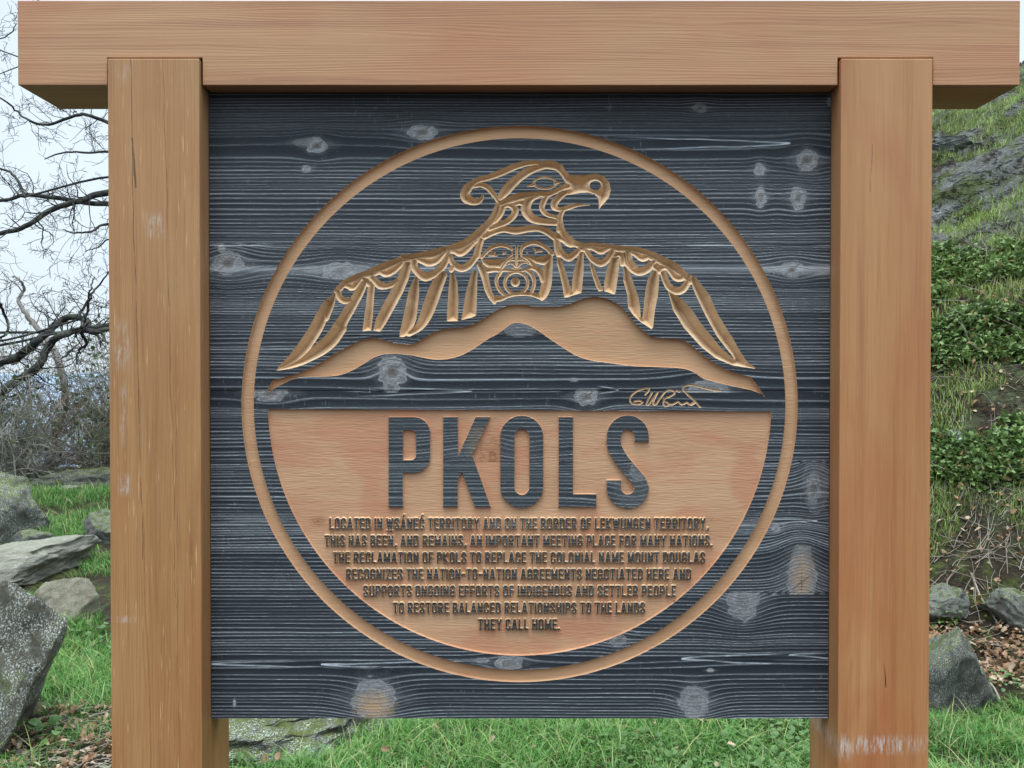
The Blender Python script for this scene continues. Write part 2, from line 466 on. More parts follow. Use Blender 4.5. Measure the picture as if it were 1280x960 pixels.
def poly_sdf(loops, pad=9.0):
    """window and exact signed distance (negative inside) of closed loops of photo points"""
    al = np.vstack(loops)
    w = window(al[:, 0].min() - pad, al[:, 0].max() + pad, al[:, 1].min() - pad, al[:, 1].max() + pad)
    u = UU[w]; v = VV[w]
    d2 = np.full(u.shape, 1e6, dtype=np.float32); ins = np.zeros(u.shape, dtype=bool)
    uc = u[u.shape[0] // 2]; vr = v[:, v.shape[1] // 2]
    for lp_ in loops:
        lp_ = np.asarray(lp_, dtype=float)
        for a, b in zip(lp_, np.roll(lp_, -1, axis=0)):
            if abs(a - b).sum() < 1e-6: continue
            j0 = max(0, np.searchsorted(uc, min(a[0], b[0]) - pad - 5)); j1 = np.searchsorted(uc, max(a[0], b[0]) + pad + 5)
            i0 = max(0, np.searchsorted(vr, min(a[1], b[1]) - pad - 2)); i1 = np.searchsorted(vr, max(a[1], b[1]) + pad + 2)
            uu = u[i0:i1, j0:j1] - a[0]; vv = v[i0:i1, j0:j1] - a[1]
            if uu.size == 0: continue
            dx, dy = b - a
            t = np.clip((uu * dx + vv * dy) / (dx * dx + dy * dy), 0, 1)
            d2[i0:i1, j0:j1] = np.minimum(d2[i0:i1, j0:j1], (uu - t * dx) ** 2 + (vv - t * dy) ** 2)
            if a[1] != b[1]:
                i0 = max(0, np.searchsorted(vr, min(a[1], b[1]) - 3)); i1 = np.searchsorted(vr, max(a[1], b[1]) + 3)
                vv = v[i0:i1]; c = (a[1] > vv) != (b[1] > vv)
                ins[i0:i1] ^= c & (u[i0:i1] < (b[0] - a[0]) * (vv - a[1]) / (b[1] - a[1]) + a[0])
    d = np.sqrt(d2)
    return w, np.where(ins, -d, d)

def polygon(field, loops, pad=9.0):
    w, d = poly_sdf([np.asarray(l, dtype=float) for l in loops], pad)
    field[w] = np.minimum(field[w], d)

def T(ox, oy, k, pts): return [(ox + x / k, oy + y / k) for x, y in pts]

# --- bird emblem, carved as V grooves
K = 10.6667
bird = np.full(UU.shape, BIG, dtype=np.float32)
def S1(p, **k): stroke(bird, 560, 195, K, p, **k)
def S2(p, **k): stroke(bird, 660, 195, K, p, **k)
def S3(p, **k): stroke(bird, 560, 275, K, p, **k)
def S4(p, **k): stroke(bird, 640, 275, K, p, **k)
def S5(p, **k): stroke(bird, 600, 300, 12.8, p, **k)
def S6(p, **k): stroke(bird, 340, 380, K, p, **k)
def S7(p, **k): stroke(bird, 400, 320, K, p, **k)
def S8(p, **k): stroke(bird, 490, 300, K, p, **k)
def S9(p, **k): stroke(bird, 680, 290, K, p, **k)
def S10(p, **k): stroke(bird, 760, 300, K, p, **k)
# head
S1([(470, 500, 6), (450, 565, 22), (400, 605, 36), (320, 600, 50), (245, 560, 62), (225, 500, 58), (265, 425, 55), (330, 365, 42), (400, 322, 36), (540, 285, 38), (700, 225, 42), (900, 140, 40), (1060, 98, 34), (1200, 90, 26), (1290, 110, 32)])
S1([(350, 400, 26), (440, 385, 30), (530, 420, 34), (600, 500, 32), (650, 570, 28), (690, 620, 34)])
S2([(150, 115, 38), (220, 115, 50), (310, 120, 55), (400, 150, 48), (470, 225, 42), (540, 310, 52), (610, 355, 60)])
S2([(420, 130, 28), (440, 150, 30)])
S1([(690, 560, 34), (760, 475, 58), (850, 375, 58), (950, 285, 54), (1070, 205, 50), (1200, 150, 46), (1300, 130, 40)])
polygon(bird, [T(660, 195, K, [(430, 130), (460, 115), (465, 180), (500, 240), (620, 252), (760, 255), (900, 236), (1010, 262), (1080, 340), (1105, 450), (1078, 555), (1010, 635), (940, 715), (945, 640), (935, 560), (890, 510), (800, 485), (690, 492), (570, 515), (520, 520), (500, 470), (560, 430), (540, 370), (480, 290), (430, 240), (390, 200)]),
               [(660 + (897 + 76 * math.cos(a)) / K, 195 + (393 + 62 * math.sin(a)) / K) for a in np.linspace(0, 2 * math.pi, 28)[:-1]]])
S2([(225 + 150 * math.cos(a), 360 + 75 * math.sin(a), 13) for a in np.linspace(0, 2 * math.pi, 25)])
S2([(80, 378, 24), (40, 395, 16), (-20, 410, 3)], smooth=False)
S2([(368, 358, 24), (400, 352, 14), (460, 352, 3)], smooth=False)
S1([(690, 640, 40), (820, 590, 45), (950, 545, 52), (1090, 525, 42), (1200, 515, 36)])
S2([(60, 510, 30), (140, 505, 32), (250, 515, 38), (360, 475, 30), (450, 430, 32), (540, 395, 46)])
S2([(250, 540, 28), (205, 610, 36), (185, 690, 34), (220, 755, 30), (290, 795, 26), (375, 815, 24), (410, 860, 26)])
S1([(1210, 535, 26), (1130, 555, 40), (1060, 610, 58), (1040, 720, 62), (1100, 815, 56), (1200, 860, 46), (1330, 880, 40), (1440, 885, 40)])
S2([(510, 485, 26), (430, 535, 40), (360, 610, 46), (350, 670, 42), (390, 705, 30), (470, 708, 30), (560, 680, 30), (680, 652, 20), (820, 654, 4)])
S2([(470, 715, 28), (432, 800, 32), (425, 900, 38), (425, 985, 45)])
S4([(640, 60, 44), (660, 140, 46), (705, 215, 54), (775, 285, 54), (850, 325, 36), (945, 345, 40)])
S1([(690, 610, 26), (665, 690, 45), (635, 780, 52), (570, 880, 52), (500, 950, 52)])
S3([(500, 90, 52), (400, 200, 62), (250, 310, 58), (150, 365, 55), (40, 390, 40)])
S1([(720, 680, 34), (790, 650, 34), (860, 670, 40), (895, 720, 44), (870, 800, 40), (780, 875, 38), (660, 925, 36), (560, 960, 46)])
S1([(730, 690, 40), (690, 780, 42), (620, 870, 34)])
S1([(890, 640, 30), (960, 620, 34), (1030, 640, 40)])
# brow band between head and face
S3([(470, 220, 44), (600, 165, 38), (740, 125, 38), (900, 142, 46), (1050, 122, 40), (1150, 112, 38)])
S4([(200, 112, 38), (330, 110, 38), (450, 145, 42), (540, 205, 44), (590, 260, 38), (605, 380, 42), (625, 460, 38)])
S3([(440, 260, 42), (410, 360, 42), (380, 480, 44)])
# the round face
S5([(25, 275, 26), (100, 190, 30), (200, 112, 32), (320, 84, 28), (430, 100, 28), (510, 150, 22)])
polygon(bird, [T(600, 300, 12.8, [(10, 280), (60, 305), (240, 310), (380, 300), (490, 225), (520, 165), (530, 240), (440, 310), (380, 385), (330, 470), (290, 450), (130, 445), (50, 385)])])
polygon(bird, [T(600, 300, 12.8, [(120, 252), (205, 172), (250, 185), (240, 228), (300, 235), (280, 264), (140, 264)])])
polygon(bird, [T(600, 300, 12.8, [(360, 155), (390, 190), (445, 188), (365, 248)])])
S5([(660, 250, 16), (660, 170, 24), (700, 100, 32), (800, 52, 32), (900, 46, 32), (1000, 90, 32), (1090, 150, 32), (1150, 220, 36)])
polygon(bird, [T(600, 300, 12.8, [(655, 245), (720, 255), (800, 240), (900, 270), (1010, 258), (1120, 212), (1170, 250), (1150, 330), (1060, 400), (1000, 400), (900, 375), (820, 325), (730, 280)])])
polygon(bird, [T(600, 300, 12.8, [(705, 180), (760, 185), (778, 228)])])
polygon(bird, [T(600, 300, 12.8, [(835, 115), (960, 160), (1035, 186), (935, 196), (870, 218), (888, 185)])])
S5([(1130, 300, 34), (1090, 440, 66), (1075, 560, 74), (1065, 680, 76), (1040, 790, 74), (1000, 890, 62), (985, 945, 24)])
S5([(830, 440, 30), (920, 470, 46), (985, 540, 52), (1020, 640, 55)])
S5([(585, 110, 22), (585, 400, 22)])
S5([(430, 405, 6), (480, 370, 16), (540, 385, 20), (585, 430, 22), (640, 385, 20), (710, 355, 16), (790, 390, 6)])
S5([(500, 447, 4), (585, 462, 14), (650, 447, 4)])
S5([(525, 270, 12), (430, 330, 24), (370, 410, 28), (330, 465, 28)])
S5([(660, 255, 12), (760, 300, 24), (830, 370, 34), (885, 440, 38)])
S5([(300, 480, 32), (420, 480, 24), (560, 492, 24), (690, 482, 24), (800, 445, 28)])
S5([(450, 340, 10), (530, 312, 20), (580, 330, 18)])
S5([(590, 330, 18), (650, 305, 20), (760, 345, 10)])
S5([(580 + 183 * math.cos(a), 685 + 172 * math.sin(a), 24) for a in np.linspace(0, 2 * math.pi, 29)])
S5([(565, 672, 68), (565, 674, 68)], smooth=False)
S5([(335, 505, 28), (270, 610, 28), (268, 700, 26), (315, 800, 28), (410, 900, 20)])
S5([(740, 475, 28), (825, 545, 32), (865, 650, 30), (855, 750, 28), (815, 860, 26)])
S5([(0, 400, 46), (60, 520, 60), (95, 660, 52), (130, 800, 50), (190, 930, 40), (235, 1015, 16)])
S5([(235, 1010, 16), (250, 945, 44), (340, 935, 38), (450, 892, 30), (560, 868, 30), (690, 862, 30), (830, 872, 30), (960, 905, 40)])
S5([(100, 485, 50), (230, 472, 38), (330, 495, 28)])
# left wing
S8([(740, 130, 36), (830, 140, 42), (910, 165, 52), (1000, 105, 50), (1080, 30, 40), (1130, 0, 36)])
S8([(740, 125, 40), (890, 90, 60), (1050, 15, 50)])
S8([(340, 245, 42), (420, 275, 48), (490, 297, 52), (580, 272, 52), (660, 195, 45), (725, 140, 32)])
S8([(150, 235, 45), (230, 240, 50), (400, 212, 50), (560, 188, 60), (700, 130, 44)])
S8([(770, 210, 34), (800, 295, 36), (860, 352, 42), (930, 378, 45), (1010, 345, 45), (1080, 275, 40), (1130, 205, 40)])
S8([(290, 285, 50), (300, 370, 46), (360, 440, 50), (440, 490, 55), (530, 466, 48), (620, 410, 46), (690, 325, 46), (740, 220, 40), (752, 150, 34)])
S9b = None
stroke(bird, 480, 340, K, [(430, 90, 26), (400, 250, 62), (370, 450, 74), (335, 640, 80), (275, 790, 56), (212, 862, 6)])
stroke(bird, 480, 340, K, [(780, 40, 56), (700, 200, 78), (625, 400, 82), (565, 560, 76), (500, 690, 58), (430, 765, 42), (330, 812, 45)])
polygon(bird, [T(480, 340, K, [(885, 10), (935, 10), (975, 120), (992, 350), (985, 655), (838, 657), (845, 450), (865, 180)])])
polygon(bird, [T(480, 340, K, [(1150, 60), (1190, -20), (1245, -10), (1240, 300), (1228, 582), (1150, 612), (1028, 642), (1050, 520), (1090, 280)])])
S8([(830, 330, 34), (790, 400, 30)])
S7([(700, 235, 44), (790, 205, 38), (880, 228, 50), (980, 180, 50), (1080, 90, 42)])
S7([(680, 215, 45), (850, 150, 55), (1050, 70, 45), (1180, 40, 44)])
S7([(310, 385, 28), (370, 392, 40), (430, 410, 48), (490, 350, 45), (540, 285, 32)])
S7([(250, 440, 40), (330, 365, 42), (450, 312, 50), (560, 262, 44), (680, 235, 58)])
S7([(690, 285, 50), (740, 342, 45), (800, 388, 48), (870, 402, 38), (950, 382, 34), (1040, 322, 28), (1130, 292, 38)])
S7([(230, 470, 42), (262, 555, 40), (320, 592, 42), (400, 592, 30), (495, 580, 10)])
S7([(1160, 110, 55), (1120, 250, 62), (1090, 330, 62)])
polygon(bird, [[(505, 330), (514.5, 333), (511, 348), (503.5, 366), (492, 387), (482.5, 404), (475.3, 414.6), (466.3, 413.2), (470, 398), (478, 382), (488, 364), (495, 350), (500, 340)]])
polygon(bird, [[(460.5, 353), (464, 350), (468.8, 357), (467.5, 372), (466, 395), (464, 413), (452.8, 414.2), (455, 398), (457.5, 380), (459, 365)]])
S7([(560, 295, 36), (620, 340, 44), (675, 395, 34)])
S7([(600, 325, 44), (540, 450, 56), (480, 560, 60), (400, 700, 64), (310, 850, 68), (250, 950, 80)])
S6([(900, 320, 86), (790, 475, 88), (650, 595, 84), (500, 700, 60), (380, 765, 50), (240, 820, 38), (60, 886, 4)])
S7([(190, 520, 22), (130, 640, 58), (50, 800, 74)])
S6([(750, 0, 64), (660, 170, 76), (590, 320, 80), (500, 460, 80), (400, 600, 78), (270, 740, 62), (150, 820, 36), (60, 886, 4)])
# right wing
S9([(190, 60, 45), (270, 95, 50), (350, 150, 50), (440, 155, 32), (500, 190, 42)])
S9([(180, 120, 34), (200, 220, 38), (250, 300, 42), (330, 342, 46), (400, 302, 42), (470, 240, 36)])
S9([(490, 210, 46), (540, 220, 46)])
S9([(560, 200, 38), (650, 205, 38), (760, 242, 52), (850, 205, 40), (900, 200, 32)])
S9([(500, 185, 36), (700, 182, 36), (900, 205, 34), (1000, 225, 42), (1120, 225, 36)])
S9([(560, 240, 34), (615, 330, 35), (680, 385, 40), (760, 416, 45), (840, 372, 40), (900, 290, 46), (920, 230, 36)])
S9([(940, 320, 32), (1000, 295, 36), (1050, 330, 40), (1050, 420, 38)])
S9([(1120, 270, 50), (1130, 380, 50), (1190, 465, 50)])
polygon(bird, [T(680, 290, K, [(180, 320), (215, 335), (270, 470), (330, 660), (375, 805), (350, 860), (270, 877), (240, 700), (200, 520), (170, 420)])])
polygon(bird, [T(680, 290, K, [(470, 250), (530, 270), (532, 420), (525, 560), (502, 810), (400, 842), (270, 877), (300, 825), (370, 795), (375, 650), (400, 500), (440, 380)])])
polygon(bird, [T(680, 290, K, [(605, 375), (660, 440), (720, 600), (792, 782), (728, 792), (700, 740), (650, 600), (618, 470)])])
polygon(bird, [T(680, 290, K, [(890, 330), (950, 310), (1012, 330), (992, 560), (952, 820), (930, 830), (803, 787), (800, 680), (830, 520), (868, 410)])])
S10([(290, 150, 34), (370, 175, 44), (460, 232, 52), (540, 212, 44), (600, 240, 42)])
S10([(200, 130, 34), (350, 132, 45), (500, 172, 45), (620, 222, 52), (760, 302, 60), (880, 368, 64), (1000, 455, 48), (1100, 545, 46)])
S10([(230, 200, 45), (250, 290, 46), (290, 345, 46), (345, 395, 48), (420, 422, 50), (510, 392, 50), (580, 330, 46), (630, 280, 42)])
S10([(690, 375, 52), (780, 362, 36), (850, 412, 50), (910, 492, 50), (980, 502, 46), (1045, 465, 26)])
S10([(735, 440, 40), (778, 560, 42), (830, 640, 45), (920, 682, 45), (1000, 652, 48), (1060, 570, 42), (1085, 490, 32)])
S10([(640, 350, 52), (690, 400, 52)])
polygon(bird, [T(770, 350, K, [(95, 0), (150, 200), (160, 370), (230, 470), (330, 560), (478, 650), (400, 525), (330, 492), (322, 350), (292, 200), (240, 60), (190, -90), (140, -180), (95, -170), (100, -80)])])
polygon(bird, [T(770, 350, K, [(580, -130), (572, 50), (560, 200), (520, 400), (495, 630), (475, 655), (330, 560), (350, 500), (365, 400), (390, 150), (420, 0), (465, -90), (520, -150)])])
polygon(bird, [[(829, 341), (833, 352), (835.5, 366), (841.3, 387.5), (854.4, 409), (864, 420), (878, 435), (895, 448), (915.6, 456.6), (944, 461), (943.8, 459.2), (920, 447.6), (917.5, 449), (902.5, 436), (889.4, 420), (877.8, 406), (863.8, 385.6), (852.5, 373.4), (843, 367.6), (836, 363), (832, 345)]])
polygon(bird, [[(863, 349), (866, 360), (871, 371.6), (882.2, 395), (892.5, 413.7), (896, 420), (906, 433), (915, 444), (917.5, 449), (915.6, 456.6), (944, 461), (943.8, 459.2), (934.4, 452.8), (925, 438.8), (914.7, 420), (911.3, 415.6), (896.3, 390.3), (886.9, 368.7), (875, 353), (867, 343)]])

# --- signature, thin engraved strokes
sig = np.full(UU.shape, BIG, dtype=np.float32)
def SG(p): stroke(sig, 780, 470, K, [(x, y, 11) for x, y in p])
SG([(340, 160), (280, 165), (180, 200), (100, 260), (80, 320), (110, 365), (190, 376), (246, 350), (205, 328), (140, 338)])
SG([(335, 165), (325, 200), (285, 248)])
SG([(375, 220), (330, 300), (300, 370), (330, 380), (390, 300), (450, 215), (410, 300), (388, 368), (425, 375), (480, 300), (545, 215)])
SG([(540, 218), (600, 188), (660, 200), (672, 235), (610, 275), (545, 300), (525, 370), (560, 402), (600, 375), (560, 345)])
SG([(600, 372), (640, 380), (690, 358), (725, 345), (760, 378), (800, 372), (840, 352), (880, 382), (920, 355), (955, 350), (900, 385)])
SG([(1015, 415), (930, 320), (840, 240), (785, 165), (830, 127), (920, 120), (1020, 147), (1150, 182), (1285, 200)])
SG([(700, 195), (738, 210)])

# --- mountain band
MT = [(332.5, 491), (340.6, 475.6), (363.8, 469.4), (380, 463.8), (400, 453.8), (420, 441.3), (440, 430.8), (452.5, 424.7), (468, 423), (479, 424.7), (491.6, 428.6), (505.6, 430.5), (518, 429.4), (530.6, 422.3), (546, 413.7), (558.8, 411), (579, 409), (590, 406.3), (604, 399), (619.7, 388.8), (629.4, 384.2), (640, 381), (656, 381), (666.9, 383.4), (682.5, 383.9), (701, 382.7), (713.8, 379.5), (729.4, 373.3), (740.3, 371.3), (754.4, 372.2), (766.9, 377.2), (776.3, 383.4), (785.6, 393.6), (795, 405.3), (804.4, 413.9), (812, 419.4), (820, 421.9), (830, 423), (850.3, 424.6), (858.4, 427.5), (868.8, 435.5), (881, 445.3), (892.2, 453.3), (906.3, 461.3), (919.4, 466.4), (930.6, 469.2), (938.6, 470.6)]
ML = [(957.8, 497.8), (949.4, 491.7), (940, 488), (929.7, 485.6), (906.3, 480.5), (887.5, 475.8), (878, 472.5), (868.8, 466), (861, 462.7), (850, 460.3), (820, 458.8), (791.9, 457.7), (760.6, 453.8), (738.8, 450.6), (720, 444.4), (704.4, 435), (685.6, 422.5), (670, 411.6), (657.5, 405.3), (651, 403.8), (640, 404.5), (631, 410.8), (620, 418.6), (611.9, 422.6), (590, 437.2), (574.4, 445), (558.8, 448.9), (543, 449.4), (527.5, 446.9), (515, 444.2), (505.6, 443), (493, 442.2), (480.6, 442.7), (468, 446.6), (452.5, 456), (440, 463), (420, 469.8), (380, 471.3), (367.5, 473.8), (357.5, 478), (345, 484.4)]
mt = np.full(UU.shape, BIG, dtype=np.float32)
up = spline(MT[1:], 4); lo = spline(ML, 4)
polygon(mt, [np.vstack([[MT[0]], up, lo])])

# --- ring and half disc
CU, CV, RO, RI, RH = 649.5, 505.0, 347.7, 332.2, 314.6
rr = np.hypot(UU - CU, VV - CV)
ring = np.maximum(rr - RO, RI - rr)
half = np.maximum(rr - RH, (511.3 + (UU - 334) * 3.1 / 628) - VV)

# --- title letters, left standing
def arc(cx, cy, rx, ry, a0, a1, n=9):
    return [(cx + rx * math.cos(math.radians(a)), cy + ry * math.sin(math.radians(a))) for a in np.linspace(a0, a1, n)]
def ribbon(pts, w):
    p = spline(pts, 8); t = np.gradient(p, axis=0); t /= np.linalg.norm(t, axis=1)[:, None]
    nrm = np.stack([-t[:, 1], t[:, 0]], 1)
    return np.vstack([p + nrm * w / 2, (p - nrm * w / 2)[::-1]])
TITLE = [
    ('P', [[(485.8, 521.4)] + arc(517, 541, 20.6, 19.6, -90, 0) + arc(517, 571, 20.6, 20.2, 0, 90) + [(503.5, 591.2), (503.5, 634), (485.8, 634)],
           [(503.7, 537.5)] + arc(513.5, 544, 6.6, 6.5, -90, 0, 5) + arc(513.5, 568.7, 6.6, 6.5, 0, 90, 5) + [(503.7, 575.2)]]),
    ('K', [[(554, 521.4), (572, 521.4), (572.6, 570), (594.5, 521.4), (612.7, 521.4), (590.4, 569), (613.3, 634), (593.8, 634), (577.6, 589.5), (572.2, 600), (572, 634), (554, 634)]]),
    ('O', [arc(652.2, 546, 26.8, 26.5, 180, 360, 17) + arc(652.2, 608.6, 26.8, 26.5, 0, 180, 17),
           arc(652.4, 546.5, 9.4, 10.3, 180, 360, 11) + arc(652.4, 608.5, 9.4, 10.3, 0, 180, 11)]),
    ('L', [[(698.4, 521.4), (716.2, 521.4), (716.2, 617.9), (745.3, 617.9), (745.3, 634), (698.4, 634)]]),
    ('S', [ribbon([(802.2, 552)] + arc(784.8, 546, 17.4, 18, 0, -180, 9) + [(767.2, 553), (769.5, 562), (777, 575), (788, 588.5), (798, 600), (802, 609)] + arc(784.8, 609.4, 17.4, 17.6, 6, 180, 9) + [(767.3, 600.5)], 17.6)]),
]
letters = []
for ch, loops in TITLE:
    f = np.full(UU.shape, BIG, dtype=np.float32); polygon(f, loops); letters.append(f)

# --- inscription: condensed capitals drawn as strokes (unit height, y down)
A_ = 0.30
GL = {
 'A': (0.44, [[(0, 1), (.19, 0), (.25, 0), (.44, 1)], [(.08, .70), (.36, .70)]]),
 'B': (0.40, [[(0, 0), (0, 1)], [(0, 0), (.28, 0), (.37, .1), (.37, .38), (.28, .48), (0, .48)], [(.28, .48), (.40, .58), (.40, .9), (.30, 1), (0, 1)]]),
 'C': (0.38, [[(.38, .30), (.38, .1), (.28, 0), (.10, 0), (0, .1), (0, .9), (.1, 1), (.28, 1), (.38, .9), (.38, .70)]]),
 'D': (0.40, [[(0, 0), (0, 1), (.28, 1), (.40, .88), (.40, .12), (.28, 0), (0, 0)]]),
 'E': (0.33, [[(.33, 0), (0, 0), (0, 1), (.33, 1)], [(0, .48), (.28, .48)]]),
 'F': (0.32, [[(.32, 0), (0, 0), (0, 1)], [(0, .48), (.27, .48)]]),
 'G': (0.39, [[(.38, .28), (.38, .1), (.28, 0), (.1, 0), (0, .1), (0, .9), (.1, 1), (.28, 1), (.39, .9), (.39, .52), (.23, .52)]]),
 'H': (0.40, [[(0, 0), (0, 1)], [(.40, 0), (.40, 1)], [(0, .48), (.40, .48)]]),
 'I': (0.0, [[(0, 0), (0, 1)]]),
 'J': (0.3, [[(.3, 0), (.3, .9), (.2, 1), (.08, 1), (0, .9)]]),
 'K': (0.42, [[(0, 0), (0, 1)], [(.40, 0), (.06, .52), (.42, 1)]]),
 'L': (0.30, [[(0, 0), (0, 1), (.30, 1)]]),
 'M': (0.54, [[(0, 1), (0, 0), (.27, .85), (.54, 0), (.54, 1)]]),
 'N': (0.41, [[(0, 1), (0, 0), (.41, 1), (.41, 0)]]),
 'O': (0.40, [[(.1, 0), (.3, 0), (.4, .1), (.4, .9), (.3, 1), (.1, 1), (0, .9), (0, .1), (.1, 0)]]),
 'P': (0.38, [[(0, 1), (0, 0), (.28, 0), (.38, .1), (.38, .45), (.28, .55), (0, .55)]]),
 'R': (0.40, [[(0, 1), (0, 0), (.28, 0), (.38, .1), (.38, .40), (.28, .5), (0, .5)], [(.22, .5), (.40, 1)]]),
 'S': (0.38, [[(.37, .27), (.37, .1), (.28, 0), (.1, 0), (0, .1), (0, .3), (.38, .68), (.38, .9), (.28, 1), (.1, 1), (0, .9), (0, .73)]]),
 'T': (0.38, [[(0, 0), (.38, 0)], [(.19, 0), (.19, 1)]]),
 'U': (0.40, [[(0, 0), (0, .9), (.1, 1), (.3, 1), (.4, .9), (.4, 0)]]),
 'W': (0.62, [[(0, 0), (.15, 1), (.31, .1), (.47, 1), (.62, 0)]]),
 'Y': (0.42, [[(0, 0), (.21, .5), (.42, 0)], [(.21, .5), (.21, 1)]]),
 'Z': (0.36, [[(0, 0), (.36, 0), (0, 1), (.36, 1)]]),
 '.': (0.0, [[(0, .98), (0, 1)]]), ',': (0.04, [[(.05, .96), (0, 1.14)]]), '-': (0.2, [[(0, .5), (.2, .5)]]),
}
GL['Á'] = (GL['A'][0], GL['A'][1] + [[(.2, -.22), (.3, -.36)]])
GL['Ć'] = (GL['C'][0], GL['C'][1] + [[(.17, -.22), (.27, -.36)]])
GL['Ẁ'] = (GL['W'][0], GL['W'][1] + [[(.04, 1.2), (.58, 1.2)]])
LINES = [("LOCATED IN ẀSÁNEĆ TERRITORY AND ON THE BORDER OF LEKWUNGEN TERRITORY,", 411.5, 886, 647.4, 662),
         ("THIS HAS BEEN, AND REMAINS, AN IMPORTANT MEETING PLACE FOR MANY NATIONS.", 405.5, 891, 669, 683.4),
         ("THE RECLAMATION OF PKOLS TO REPLACE THE COLONIAL NAME MOUNT DOUGLAS", 416, 881.5, 690, 704.2),
         ("RECOGNIZES THE NATION-TO-NATION AGREEMENTS NEGOTIATED HERE AND", 432.5, 864, 710.8, 725),
         ("SUPPORTS ONGOING EFFORTS OF INDIGENOUS AND SETTLER PEOPLE", 454, 845, 731.8, 746),
         ("TO RESTORE BALANCED RELATIONSHIPS TO THE LANDS", 491, 806.5, 753, 767),
         ("THEY CALL HOME.", 597.5, 700, 773.6, 787.6)]
R_T = 1.08
lines_f = []
for txt, u0, u1, v0, v1 in LINES:
    f = np.full(UU.shape, BIG, dtype=np.float32)
    H = v1 - v0 - 2 * R_T
    adv = []; x = 0.0
    GAP, SPC = 0.345, 0.30
    for ch in txt:
        adv.append(x)
        x += SPC if ch == ' ' else GL[ch][0] + GAP
    tot = x - GAP
    k = (u1 - u0 - 2 * R_T) / tot
    for ch, ax in zip(txt, adv):
        if ch == ' ': continue
        for pl in GL[ch][1]:
            p = [(u0 + R_T + (ax + px) * k, v0 + R_T + py * H) for px, py in pl]
            for a, b in zip(p[:-1], p[1:]): capsule(f, a, b, R_T, R_T)
    lines_f.append(f)

stand = np.minimum.reduce(letters + lines_f)
field = np.maximum(half, -stand)
total = np.minimum.reduce([ring, bird, mt, field, sig])

# --- snap the grid onto the carved outlines
gu = np.gradient(total, axis=1) / np.gradient(UU, axis=1)
gv = np.gradient(total, axis=0) / np.gradient(VV, axis=0)
gn = np.maximum(gu * gu + gv * gv, 0.25)
near = np.abs(total) < 0.31
edge_ok = np.zeros_like(near); edge_ok[2:-2, 2:-2] = True
mv = np.where(near & edge_ok, -total, 0)
su = np.clip(mv * gu / gn, -0.33, 0.33); sv = np.clip(mv * gv / gn, -0.33, 0.33)
XS = XX + su * MPP; ZSs = ZZ - sv * MPP
tot2 = np.where(near, 0, total)

# --- grain of the charred boards
SEAMS = [100, 306, 420.5, 489, 578, 741.5, 900]
KNOTS = [  # u, v, rx, ry, pinch, dip, pale, core
 (396, 182, 11, 8, .95, 0, .75, 1), (385, 178, 16, 5, .0, 0, .45, 0), (383, 211, 5, 4, .3, 0, .8, .3), (528, 165, 15, 8, .8, 3, .8, .8), (875, 135, 8, 5, .6, 0, .5, 1),
 (950, 212, 6, 8, .4, 0, .8, .4), (1008, 201, 12, 11, .7, 0, .75, 1), (951, 246, 6, 11, .3, 0, .8, .5), (998, 247, 9, 12, .3, 0, .75, .7),
 (285, 329, 16, 12, .9, 0, .7, .8), (277, 311, 4, 5, 0, 0, .9, 0), (425, 339, 18, 9, .9, 0, .75, .5), (425, 337, 45, 5, 0, 0, .5, 0), (990, 337, 13, 8, .9, 0, .7, 1),
 (1000, 338, 40, 5, 0, 0, .5, 0), (490, 464, 15, 17, .5, -9, .75, .9), (489, 484, 9, 7, .8, 0, .6, .7), (338, 492, 18, 8, .95, 0, .7, .8), (733, 496, 12, 10, .95, 0, .75, .9), (885, 488, 22, 11, .9, 0, .7, .3),
 (650, 411, 18, 9, .0, -7, .35, 0), (798, 588, 9, 10, .2, 0, .95, .5), (790, 610, 20, 18, .3, 6, .25, 0), (590, 566, 26, 12, .2, -9, .12, .1), (645, 560, 26, 12, .2, 9, .12, .1),
 (1017, 610, 8, 18, .4, 0, .55, .7), (1020, 605, 14, 30, .0, -6, .22, 0), (970, 661, 5, 4, .5, 0, .9, .7), (1002, 722, 15, 34, .2, -16, .55, 0), (1002, 728, 3, 26, 0, 0, 0, 1),
 (928, 752, 17, 20, .2, 14, .6, .3), (868, 878, 16, 17, .1, 12, .65, .2), (467, 872, 22, 20, .1, 14, .7, .1), (773, 800, 9, 7, .5, 0, .5, .6), (636, 829, 15, 7, .9, 0, .7, .5),
 (602, 826, 9, 3, 0, 0, .6, 0), (940, 655, 32, 4, .6, 0, .35, 0), (888, 838, 4, 2, .3, 0, .8, 0), (717, 475, 5, 2, .2, 0, .9, 0), (293, 879, 1.6, 5, 0, 0, .9, 0), (1037, 127, 3, 6, 0, 0, .6, 0), (462, 488, 0.6, 5, 0, 0, .5, 0)]
rng = np.random.default_rng(7)
sfield = VV.copy()
warpx = np.zeros_like(VV); pale = np.zeros_like(VV); core = np.zeros_like(VV); tan = np.zeros_like(VV)
rag = 0.26 * fbm(UU / 7.0, VV / 5.0, 44, 3)
